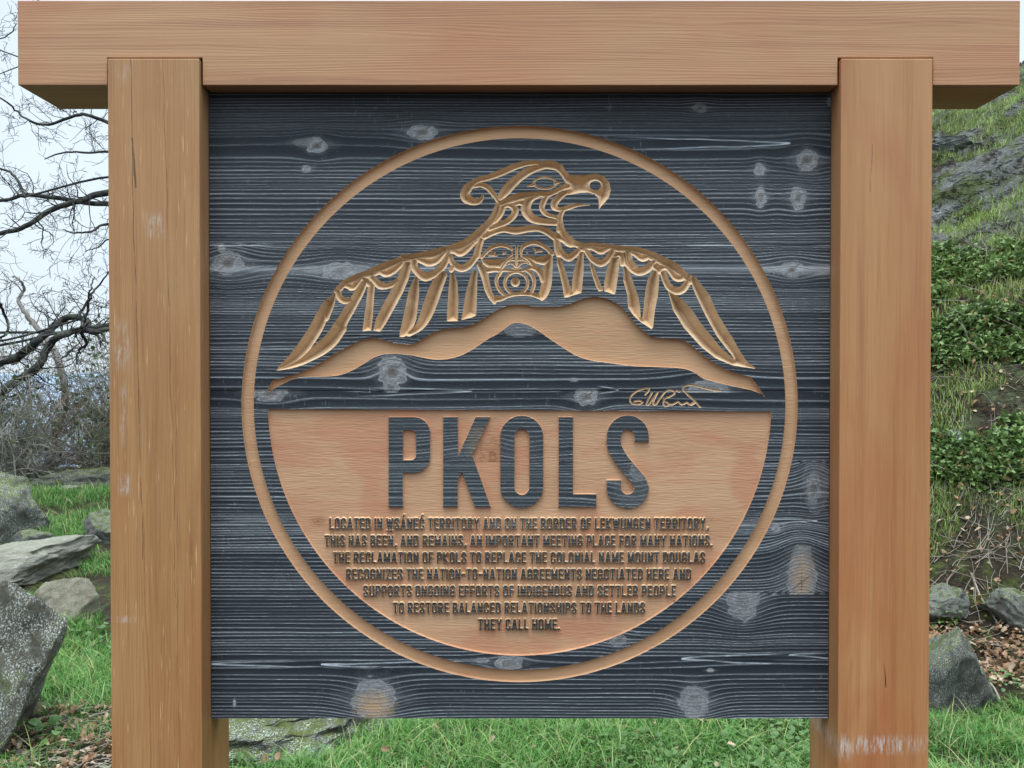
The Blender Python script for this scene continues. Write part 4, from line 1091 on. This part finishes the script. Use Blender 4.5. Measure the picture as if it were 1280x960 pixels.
X = np.concatenate([X1, X2, X3]); Y = np.concatenate([Y1, Y2, Y3]); Z = np.concatenate([Z1, Z2, Z3])
bare = fbm(X * 1.9, Y * 1.9, 51, 3)
k = clear_rocks(X, Y, 0.92) & (bare + 0.45 * rg.random(len(X)) > 0.08)
k &= ~((np.hypot((X + 1.75) / 0.42, (Y - 3.75) / 0.5) < 1) & (rg.random(len(X)) < 0.8))       # bare patch with twigs by the boulder
dd = (Y - 4.75) + 0.42 * (X - 2.1)
k &= ~((X > 0.6) & (dd > -0.05) & (rg.random(len(X)) < 0.97))
blades('grass', X[k], Y[k], Z[k], rg, 0.04, 0.115, 0.0058, M_GRASS, 'bright green grass growing under and beside the sign', 'grass', 1.15, 0.07)
k2 = k & (rg.random(len(X)) < 0.035)
blades('long_grass', X[k2], Y[k2], Z[k2], rg, 0.10, 0.19, 0.0055, M_GRASS_Y, 'long arching pale grass blades standing above the short grass', 'grass', 1.3, 0.25)
# tufts high on the bank
X, Y, Z = sample_view(60000, 1080, 1480, 90, 800, rg, 4.6, 12)
Xo, Yo, Zo = sample_view(45000, 500, 1080, 120, 800, rg, 4.6, 12); Xp, Yp, Zp = sample_view(20000, 1480, 2100, 90, 900, rg, 4.0, 10)
X, Y, Z = (np.concatenate(q) for q in ((X, Xo, Xp), (Y, Yo, Yp), (Z, Zo, Zp)))
dd = (Y - 4.75) + 0.42 * (X - 2.1)
cl = vnoise(X * 3.1, Y * 3.1, 77)
hb = vnoise(X * 0.8, Z * 4.2, 78)
k = (X > 0.2) & (dd > 0.55) & (0.5 * hb + 0.8 * cl + 0.35 * fbm(X * 5, Z * 6, 79, 2) > np.interp(dd, [0.5, 0.9, 1.2, 1.7, 2.6, 3.0, 4.5], [0.5, 0.3, 0.38, 0.22, 0.06, 0.10, 0.20]))
blades('bank_grass', X[k], Y[k], Z[k], rg, 0.04, 0.13, 0.006, M_GRASS_Y, 'yellow green grass tufts on the rocky bank', 'grass', 0.8, 0.12)

# ------------------------------------------------------------------ leafy ground cover of the bank
def leaves(name, X, Y, Z, r, smin, smax, mat, label, cat, flat=0.5, shape=None, lift=(0.0, 0.12), dryp=0.0):
    """lobed leaves: fan of triangles folded along the midrib"""
    n = len(X)
    shp = np.array(shape or [(0, 0), (.30, .10), (.22, .34), (.42, .50), (.20, .62), (.16, .82), (0, 1.0), (-.16, .82), (-.20, .62), (-.42, .50), (-.22, .34), (-.30, .10)])
    m_ = len(shp)
    s = r.uniform(smin, smax, n); a = r.uniform(0, 2 * math.pi, n)
    pitch = r.normal(0.25, flat, n); roll = r.normal(0, flat, n)
    cr, sr = np.cos(roll), np.sin(roll)
    ca, sa, cp, sp = np.cos(a), np.sin(a), np.cos(pitch), np.sin(pitch)
    lz = Z + r.uniform(lift[0], lift[1], n)
    V = np.zeros((n, m_ + 1, 3))
    pts = np.vstack([shp, [0, .45]])
    for k, (x, y) in enumerate(pts):
        zz = 0.22 * abs(x) - 0.25 * (y - .4) ** 2
        xx = x * cr - zz * sr; z2 = x * sr + zz * cr
        yy = y * cp - z2 * sp; z3 = y * sp + z2 * cp
        V[:, k, 0] = X + s * (xx * ca - yy * sa); V[:, k, 1] = Y + s * (xx * sa + yy * ca); V[:, k, 2] = lz + s * z3
    b = (np.arange(n) * (m_ + 1))[:, None]
    tri = np.concatenate([b + np.array([[m_, i, (i + 1) % m_]]) for i in range(m_)], 0)
    o = mk(name, V.reshape(-1, 3), tri, mat)
    put_attr(o, 'rnd', np.repeat(np.clip(r.random(n) ** 1.3 * 0.75 + 0.45 * (vnoise(X * 4.1, Z * 5 + Y, 99) * .5 + .3), 0, 1), m_ + 1)); put_attr(o, 'tip', np.tile(np.append(np.linspace(0, 1, m_ // 2 + 1).tolist() + np.linspace(1, 0, m_ // 2 + 1)[1:-1].tolist(), .2)[:m_ + 1], n))
    put_attr(o, 'dry', np.repeat((r.random(n) < dryp) * 1.0, m_ + 1))
    tag(o, label, cat, kind='stuff')
    return o
M_IVY = leafy_mat('ground_cover_leaves', (0.018, 0.045, 0.012), (0.18, 0.27, 0.085), (0.26, 0.20, 0.08), 0.2, 0.45)
X, Y, Z = sample_view(150000, 1080, 1480, 170, 800, rg, 4.5, 10)
Xo, Yo, Zo = sample_view(70000, 560, 1080, 170, 800, rg, 4.6, 10); Xp, Yp, Zp = sample_view(40000, 1480, 2000, 170, 800, rg, 4.2, 9)
X, Y, Z = (np.concatenate(q) for q in ((X, Xo, Xp), (Y, Yo, Yp), (Z, Zo, Zp)))
dd = (Y - 4.75) + 0.42 * (X - 2.1)
cl = 0.75 * fbm(X * 2.6, Z * 3.4 + Y, 87, 4) + 0.25 * vnoise(X * 0.9, Z * 4.6, 88)
dens = cl > np.interp(dd, [0.3, 0.5, 1.5, 1.85, 2.7, 3.0, 3.4], [9, 0.30, 0.24, 0.05, 0.06, 0.16, 0.34])
k = (X > 0.4) & dens
leaves('leafy_ground_cover', X[k], Y[k], Z[k], rg, 0.020, 0.052, M_IVY, 'dark green lobed leaves covering the steep bank', 'ground cover', 0.6, lift=(0.0, 0.09), dryp=0.04)
M_BROAD = leafy_mat('broad_weed_leaves', (0.05, 0.11, 0.03), (0.11, 0.20, 0.06), None, 0.25, 0.5)
ROUND = [(0, 0), (.3, .05), (.48, .3), (.46, .65), (.25, .92), (0, 1), (-.25, .92), (-.46, .65), (-.48, .3), (-.3, .05)]
X, Y, Z = sample_view(26000, -260, 1400, 760, 1150, rg, 2.9, 5.4)
k = clear_rocks(X, Y) & ~(np.hypot((X + 1.75) / 0.5, (Y - 3.75) / 0.55) < 1) & (fbm(X * 1.5, Y * 1.5, 61, 3) + 0.5 * rg.random(len(X)) > 0.40) & ((Y - 4.75) + 0.42 * (X - 2.1) < 0)
leaves('clover', X[k], Y[k], Z[k] + 0.02, rg, 0.014, 0.032, M_BROAD, 'small round clover leaves among the grass', 'clover', 0.4, ROUND, (0.0, 0.03))

# leaf litter and fine dead twigs
M_LITTER = leafy_mat('dead_leaves', (0.10, 0.05, 0.025), (0.30, 0.18, 0.10), (0.42, 0.32, 0.22), 0.1, 0.7)
OAK = [(0, 0), (.10, .12), (.26, .22), (.14, .32), (.34, .48), (.18, .56), (.30, .74), (.12, .82), (0, 1), (-.12, .82), (-.30, .74), (-.18, .56), (-.34, .48), (-.14, .32), (-.26, .22), (-.10, .12)]
X, Y, Z = sample_view(22000, 1080, 1480, 300, 910, rg, 4.0, 7)
dd = (Y - 4.75) + 0.42 * (X - 2.1)
k = (X > 1.2) & (dd > -0.12) & (dd < 2.6) & (rg.random(len(X)) < np.where(dd < 0.5, 0.6, 0.16))
Xa, Ya, Za = sample_view(2500, -200, 180, 820, 980, rg, 3.2, 4.6)
ka = (np.hypot((Xa + 1.75) / 0.45, (Ya - 3.75) / 0.5) < 1.1) & (rg.random(len(Xa)) < 0.7)
Xb, Yb, Zb = sample_view(60, 280, 1020, 890, 980, rg, 3.4, 4.8)
leaves('leaf_litter', np.concatenate([X[k], Xa[ka], Xb]), np.concatenate([Y[k], Ya[ka], Yb]), np.concatenate([Z[k], Za[ka], Zb + .03]) + 0.01, rg, 0.018, 0.046, M_LITTER, 'fallen brown leaves on the ground and at the foot of the bank', 'leaf litter', 0.5, OAK, (0.0, 0.025), 0.25)

M_LICHEN = leafy_mat('crust_lichen', (0.26, 0.29, 0.27), (0.52, 0.56, 0.54), None, 0.05, 0.9)
nl = 2600
ul = rg.uniform(1150, 1420, nl); vl = 545 + (ul - 1165) * 0.42 + rg.normal(0, 7, nl) + 8 * vnoise(ul / 22, ul * 0, 5)
keepl = (vnoise(ul / 16, vl / 9, 15) > -0.1)
PL = np.array([tuple(hit(a, b)) for a, b in zip(ul[keepl], vl[keepl])])
leaves('lichen', PL[:, 0], PL[:, 1], PL[:, 2] + 0.012, rg, 0.010, 0.030, M_LICHEN, 'pale crusty lichen in patches on the bank', 'lichen', 0.7, ROUND, (0.0, 0.012))

# ------------------------------------------------------------------ tubes: trees, shrubs, twigs
def tubes(name, lines, mat, parent=None, smooth=True):
    """lines: list of (points (n,3), radii (n,))"""
    VV_, FF_, off = [], [], 0
    for p, rad in lines:
        p = np.asarray(p, float); rad = np.asarray(rad, float)
        n = len(p)
        if n < 2: continue
        k = 3 if rad.max() < 0.006 else (5 if rad.max() < 0.03 else 9)
        t = np.gradient(p, axis=0); t /= np.linalg.norm(t, axis=1)[:, None] + 1e-9
        ref = np.array([0, 0, 1.0]) if abs(t[:, 2]).mean() < 0.8 else np.array([1.0, 0, 0])
        a = np.cross(t, ref); a /= np.linalg.norm(a, axis=1)[:, None] + 1e-9
        b = np.cross(t, a)
        ang = np.arange(k) * 2 * math.pi / k
        ring_ = p[:, None, :] + rad[:, None, None] * (np.cos(ang)[None, :, None] * a[:, None, :] + np.sin(ang)[None, :, None] * b[:, None, :])
        VV_.append(ring_.reshape(-1, 3))
        i = np.arange(n - 1)[:, None] * k; j = np.arange(k)[None, :]; j2 = (j + 1) % k
        FF_.append((np.stack([i + j, i + j2, i + k + j2, i + k + j], -1).reshape(-1, 4)) + off)
        off += n * k
    return mk(name, np.vstack(VV_), np.vstack(FF_), mat, parent, smooth)

def walk(r, p, d, L, n, crook, grav=0.0):
    pts = [np.array(p, float)]; d = np.array(d, float); d /= np.linalg.norm(d)
    for k in range(n):
        d = d + r.normal(0, crook, 3) + np.array([0, 0, grav]); d /= np.linalg.norm(d)
        pts.append(pts[-1] + d * L / n)
    return np.array(pts), d

def twiggy(r, out, p, d, L, r0, depth, crook=0.22, grav=0.0, kids=(3, 6), flat=1.0):
    n = max(4, int(L / 0.06)) if L > 0.25 else 4
    n = min(n, 14)
    pts, _ = walk(r, p, d, L, n, crook, grav)
    out.append((pts, np.linspace(r0, max(r0 * 0.3, 0.0021), n + 1)))
    if depth <= 0: return
    for k in range(r.integers(*kids)):
        i = r.integers(1, n); t = pts[i] - pts[i - 1]; t /= np.linalg.norm(t)
        s = r.normal(0, 1, 3); s[1] *= flat; s -= t * s.dot(t); s /= np.linalg.norm(s) + 1e-9
        nd = t * r.uniform(0.3, 0.9) + s * r.uniform(0.6, 1.1) + np.array([0, 0, 0.12])
        twiggy(r, out, pts[i], nd, L * r.uniform(0.28, 0.6), max(r0 * (1 - 0.6 * i / n) * 0.6, 0.0024), depth - 1, crook, grav, kids, flat)

def bark(name, lo, hi, lich, amt):
    m = NT(name, 0.9, 0.15)
    n1 = m.noise(m.mapped((25, 25, 9)), 1.0, 5, 0.7); n2 = m.noise(m.mapped((11, 11, 11), (4, 2, 1)), 1.0, 4, 0.7)
    col = m.mix(m.rng(n1, 0.3, 0.7), lo, hi)
    col = m.mix(m.math('MULTIPLY', m.rng(n2, 0.5, 0.62), amt), col, lich)
    m.color(col); m.bump(n1, 0.8, 0.01); return m.m
BK_OAK = bark('dark_oak_bark', (0.020, 0.020, 0.022), (0.060, 0.058, 0.055), (0.10, 0.12, 0.08), 0.5)
BK_DEAD = bark('bleached_deadwood', (0.16, 0.14, 0.13), (0.33, 0.30, 0.27), (0.2, 0.21, 0.17), 0.4)
BK_SHRUB = bark('lichened_twigs', (0.13, 0.12, 0.105), (0.34, 0.325, 0.29), (0.30, 0.33, 0.26), 0.6)
BK_SHRUB2 = bark('olive_twigs', (0.085, 0.083, 0.06), (0.23, 0.225, 0.16), (0.19, 0.22, 0.14), 0.6)
BK_RED = bark('reddish_twigs', (0.13, 0.10, 0.08), (0.31, 0.255, 0.215), (0.22, 0.2, 0.16), 0.4)

def traced(r, pts, Y, dy, r0, r1):
    """a limb through photo points at about distance Y, given its own meander in depth"""
    n = len(pts); yy = Y + dy * np.linspace(0, 1, n) + r.normal(0, 0.12, n)
    p = np.array([at(u, v, y) for (u, v), y in zip(pts, yy)])
    p = spline(p, 5)
    p += np.stack([0.012 * vnoise(np.arange(len(p)) * 0.9, np.full(len(p), k * 7.3), int(Y * 10) + k) for k in range(3)], 1)
    return p, np.linspace(r0, r1, len(p))
def limb_twigs(r, out, p, rad, every, L, depth, up=0.0):
    seg = np.linalg.norm(np.diff(p, axis=0), axis=1).sum()
    for k in range(int(seg / every)):
        i = r.integers(1, len(p) - 1); t = p[i] - p[i - 1]; t /= np.linalg.norm(t) + 1e-9
        s = r.normal(0, 1, 3); s[1] *= 0.6; s -= t * s.dot(t); s /= np.linalg.norm(s) + 1e-9
        twiggy(r, out, p[i], t * r.uniform(0.1, 0.9) + s + np.array([0, 0, up]), L * r.uniform(0.4, 1.2), min(0.008, rad[i] * 0.45), depth, 0.3, 0.0, (2, 5), 0.7)

def oak(name, label, limbs, trunk_pts, Y, seed, every=0.16, L=0.45):
    r = np.random.default_rng(seed)
    base = trunk_pts[0]
    root = empty(name, (base[0], base[1], float(ground_z(base[0], base[1]))))
    tag(root, label, 'tree', 'bare oaks beyond the sign')
    off = np.array(root.location)
    tp = spline(np.array(trunk_pts), 6)
    tubes('trunk', [(tp - off, np.linspace(0.17, 0.07, len(tp)))], BK_OAK, root)
    main, tw = [], []
    for (pts, dy, r0, r1, ev) in limbs:
        p, rad = traced(r, pts, Y, dy, r0, r1)
        # tie the limb back to the trunk
        j = np.argmin(np.linalg.norm(tp - p[0], axis=1)); mid = (tp[j] + p[0]) / 2 + r.normal(0, 0.08, 3)
        tie = spline(np.array([tp[j], mid, p[0]]), 5)
        main.append((tie - off, np.linspace(r0 * 1.35, r0, len(tie)))); main.append((p - off, rad * 1.55))
        o2 = []; limb_twigs(r, o2, p, rad, ev or every, L, 2)
        tw += [(a - off, b) for a, b in o2]
    tubes('limbs', main, BK_OAK, root)
    tubes('twigs', tw, BK_OAK, root, False)
    return root
Y1_ = 10.6
tr1 = [(at(330, 560, 11.4).x, 11.4, float(ground_z(at(330, 560, 11.4).x, 11.4)) - 0.1)] + [tuple(at(u, v, 11.2)) for u, v in ((322, 470), (300, 380), (280, 300), (262, 220), (262, 140))]
oak('bare_oak', 'bare oak behind the left post with dark limbs reaching out to the left', [
    ([(150, 236), (120, 244), (95, 252), (62, 264), (35, 281), (10, 290), (-30, 296)], -0.4, 0.024, 0.014, 0.085),
    ([(150, 262), (140, 256), (100, 252), (60, 246), (30, 244), (0, 251), (-40, 246)], 0.3, 0.020, 0.011, 0.085),
    ([(150, 158), (132, 152), (108, 143), (85, 148), (60, 156), (40, 152), (22, 140), (4, 124), (-25, 110)], 0.2, 0.015, 0.005, 0.12),
    ([(150, 186), (130, 190), (100, 190), (75, 192), (55, 199)], -0.3, 0.011, 0.004, 0.12),
    ([(30, 246), (26, 232), (16, 218), (0, 210), (-30, 196)], 0.0, 0.012, 0.006, 0.12),
    ([(150, 276), (128, 282), (110, 290), (92, 291), (78, 287)], -0.3, 0.011, 0.004, 0.12),
    ([(150, 300), (135, 300), (120, 310), (108, 314)], -0.2, 0.007, 0.003, 0.15),
    ([(150, 70), (110, 60), (60, 70), (20, 85), (-20, 100)], 0.5, 0.008, 0.003, 0.16),
    ([(-60, 40), (-20, 50), (10, 44), (22, 30)], 0.3, 0.007, 0.003, 0.14)], tr1, Y1_, 41, L=0.5)
tr2 = [(at(-130, 560, 9.8).x, 9.8, float(ground_z(at(-130, 560, 9.8).x, 9.8)) - 0.1)] + [tuple(at(u, v, 9.8)) for u, v in ((-128, 500), (-120, 440), (-125, 380), (-150, 300), (-180, 200))]
oak('bare_oak', 'bare oak standing at the left edge, its dark crooked limbs low over the thicket', [
    ([(-60, 470), (-20, 458), (0, 452), (20, 447), (50, 424), (75, 402), (92, 396), (108, 400), (114, 410), (150, 402)], 0.4, 0.034, 0.014, 0.09),
    ([(-60, 520), (-20, 505), (0, 492), (25, 474), (48, 458), (60, 434), (75, 420), (98, 413), (120, 415), (150, 408)], -0.3, 0.034, 0.015, 0.09),
    ([(100, 410), (108, 392), (113, 372), (124, 356), (138, 338)], -0.2, 0.012, 0.004, 0.12),
    ([(96, 400), (108, 378), (114, 360), (118, 346)], 0.2, 0.010, 0.004, 0.12),
    ([(-40, 372), (-10, 374), (0, 380), (8, 400), (10, 414), (-4, 426)], 0.3, 0.012, 0.007, 0.14),
    ([(100, 416), (108, 428), (98, 440), (96, 455)], 0.2, 0.012, 0.006, 0.14)], tr2, 9.4, 43, L=0.42)
# dead trunk, bleached
r = np.random.default_rng(47)
bx = at(40, 600, 10.6); rt = empty('dead_tree', (bx.x, 10.6, float(ground_z(bx.x, 10.6))))
tag(rt, 'bleached dead tree with a crooked bare top rising out of the thicket', 'tree')
off = np.array(rt.location)
p, rad = traced(r, [(60, 600), (70, 540), (82, 500), (74, 450), (62, 430), (46, 408), (32, 392), (24, 376), (29, 362), (24, 350), (16, 345)], 10.6, 0.0, 0.05, 0.008)
tubes('trunk', [(p - off, rad)], BK_DEAD, rt)
l2, _r2 = traced(r, [(62, 430), (40, 432), (16, 455), (0, 436), (-20, 425)], 10.6, 0.2, 0.018, 0.010)
l3, _r3 = traced(r, [(74, 450), (92, 436), (104, 420), (106, 405)], 10.6, 0.1, 0.014, 0.006)
l4, _r4 = traced(r, [(36, 600), (36, 550), (37, 515), (36, 480), (30, 462)], 10.6, 0.1, 0.045, 0.012)
o2 = []
for a, b in ((p, rad), (l2, _r2), (l3, _r3)): limb_twigs(r, o2, a, b, 0.3, 0.3, 1)
tubes('limbs', [(l2 - off, _r2), (l3 - off, _r3), (l4 - off, _r4)], BK_DEAD, rt)
tubes('twigs', [(a - off, b) for a, b in o2], BK_DEAD, rt, False)

# bare shrubs of the thicket
def shrub(x, y, H, seed, mat, label, n=16, leaf=None):
    r = np.random.default_rng(seed)
    z = float(ground_z(x, y))
    root = empty('bare_shrub', (x, y, z)); tag(root, label, 'shrub', 'bare shrubs of the thicket')
    out = []
    for k in range(int(n * 1.7)):
        a = r.uniform(0, 2 * math.pi); t = r.uniform(0.1, 0.85)
        d = np.array([math.cos(a) * t, math.sin(a) * t, 1.0])
        twiggy(r, out, (r.normal(0, .12), r.normal(0, .12), -0.1), d, H * r.uniform(0.6, 1.15), r.uniform(0.005, 0.012), 3, 0.16, -0.02, (3, 6))
    st = [q for q in out if q[1][0] >= 0.005]; tw = [q for q in out if q[1][0] < 0.005]
    tubes('stems', st, mat, root); tubes('twigs', tw, mat, root, False)
    if leaf:
        tips = np.array([q[0][-1] for q in tw]); tips = tips[r.random(len(tips)) < leaf]
        X, Y, Z = tips.T
        o = leaves('foliage', X, Y, Z, r, 0.02, 0.045, M_OLIVE, 'sparse small leaves', 'foliage', 0.9, ROUND, (-.02, .02))
        del o['category']; del o['kind']; del o['label']; o.parent = root
M_OLIVE = leafy_mat('sparse_leaves', (0.035, 0.05, 0.022), (0.10, 0.13, 0.06), None, 0.25, 0.5)
SH = [(-3.6, 9.6, 1.6, BK_SHRUB2, 'olive leafy shrub behind the left post, tallest of the thicket', 18, 0.5), (-4.15, 9.9, 1.1, BK_RED, 'reddish brown shrub with bare twigs in the middle of the thicket', 16, 0.05), (-4.75, 9.3, 1.15, BK_SHRUB, 'grey lichened shrub in front of the dead tree', 18, 0.08),
      (-5.35, 9.5, 1.2, BK_SHRUB, 'grey lichened shrub at the left edge above the dark boulder', 18, 0.06), (-3.3, 10.6, 2.1, BK_SHRUB2, 'tall olive shrub half hidden by the left post at the back', 16, 0.6), (-4.5, 11.0, 1.7, BK_SHRUB, 'pale grey shrub at the back between the oaks', 16, 0.0),
      (-5.8, 11.0, 1.5, BK_SHRUB2, 'olive shrub far back at the left edge', 16, 0.2), (-2.9, 9.4, 1.1, BK_RED, 'low reddish shrub touching the left post', 14, 0.05), (-5.1, 10.2, 1.25, BK_RED, 'brown bare shrub between the grey shrubs at the left', 16, 0.03), (-3.9, 10.6, 1.3, BK_SHRUB, 'grey twiggy shrub behind the reddish brown one', 16, 0.1)]
for k, (x, y, H, mt_, lb, n_, lf) in enumerate(SH): shrub(x, y, H, 200 + k, mt_, lb, n_, lf)

# dead twigs lying about
r = np.random.default_rng(91)
out = []
X, Y, Z = sample_view(4200, 1090, 1470, 270, 900, r, 4.0, 8)
dd = (Y - 4.75) + 0.42 * (X - 2.1)
for x, y, z, d_ in zip(X, Y, Z, dd):
    if x < 1.2 or d_ < -0.1 or r.random() > (0.5 if 0.5 < d_ < 1.35 else 0.2): continue
    L = r.uniform(0.06, 0.32); a = r.uniform(0, math.pi)
    pts, _ = walk(r, (x, y, z + 0.012), (math.cos(a), math.sin(a) * .5 , r.normal(0.0, 0.35)), L, 5, 0.25)
    pts[:, 2] = np.maximum(pts[:, 2], ground_z(pts[:, 0], pts[:, 1]) + 0.008)
    out.append((pts, np.linspace(0.0026, 0.0012, 6)))
X, Y, Z = sample_view(900, -150, 170, 830, 980, r, 3.2, 4.6)
for x, y, z in zip(X, Y, Z):
    if np.hypot((x + 1.75) / 0.42, (y - 3.75) / 0.5) > 1.0 or r.random() > 0.8: continue
    L = r.uniform(0.05, 0.2); a = r.uniform(-.6, .6)
    pts, _ = walk(r, (x, y, z + 0.012), (math.cos(a), math.sin(a), 0), L, 5, 0.2)
    out.append((pts, np.linspace(0.003, 0.0014, 6)))
M_TWIG = bark('dead_twig', (0.16, 0.13, 0.10), (0.40, 0.36, 0.30), (0.3, 0.3, 0.25), 0.2)
tag(tubes('dead_twigs', out, M_TWIG), 'dry pale twigs scattered on the bank and the bare soil', 'twigs', kind='stuff')
def stick(pts, r0, label):
    P = np.array([on(u, v) for u, v in pts]); P[:, 2] += r0 + 0.01
    P = spline(P, 6)
    tag(tubes('stick', [(P, np.linspace(r0, r0 * 0.5, len(P)))], M_TWIG), label, 'stick', 'larger sticks on the bank')
stick([(1214, 720), (1226, 750), (1242, 775), (1255, 792)], 0.006, 'long pale curved stick hanging down the bank above the leaf litter')
stick([(1204, 832), (1222, 846), (1240, 862), (1250, 880)], 0.009, 'dark stick lying beside the smooth grey rock at the foot of the bank')
stick([(1165, 587), (1185, 597), (1206, 606)], 0.005, 'pale straight stick on the bare soil of the bank, touching the right post')
stick([(1176, 520), (1186, 500), (1180, 486)], 0.004, 'thin pale stem standing on the bank beside the right post')

# weed at the lower left corner
w0 = hit(40, 935)
wd = empty('weed', tuple(w0)); tag(wd, 'low weed with rounded pale green leaves in the lower left corner', 'plant')
r = np.random.default_rng(12); nn = 16
a = r.uniform(0, 6.28, nn); q = r.uniform(0.02, 0.13, nn)
o = leaves('foliage', np.cos(a) * q, np.sin(a) * q, np.zeros(nn), r, 0.03, 0.055, M_BROAD, 'x', 'x', 0.35, ROUND, (0.04, 0.09)); o.parent = wd
for k_ in ('label', 'category', 'kind'): del o[k_]
tubes('stems', [(np.array([(0, 0, -0.02), (math.cos(b) * c * .6, math.sin(b) * c * .6, .05), (math.cos(b) * c, math.sin(b) * c, .07)]), np.array([.002, .0015, .001])) for b, c in zip(a, q)], M_BROAD, wd, False)
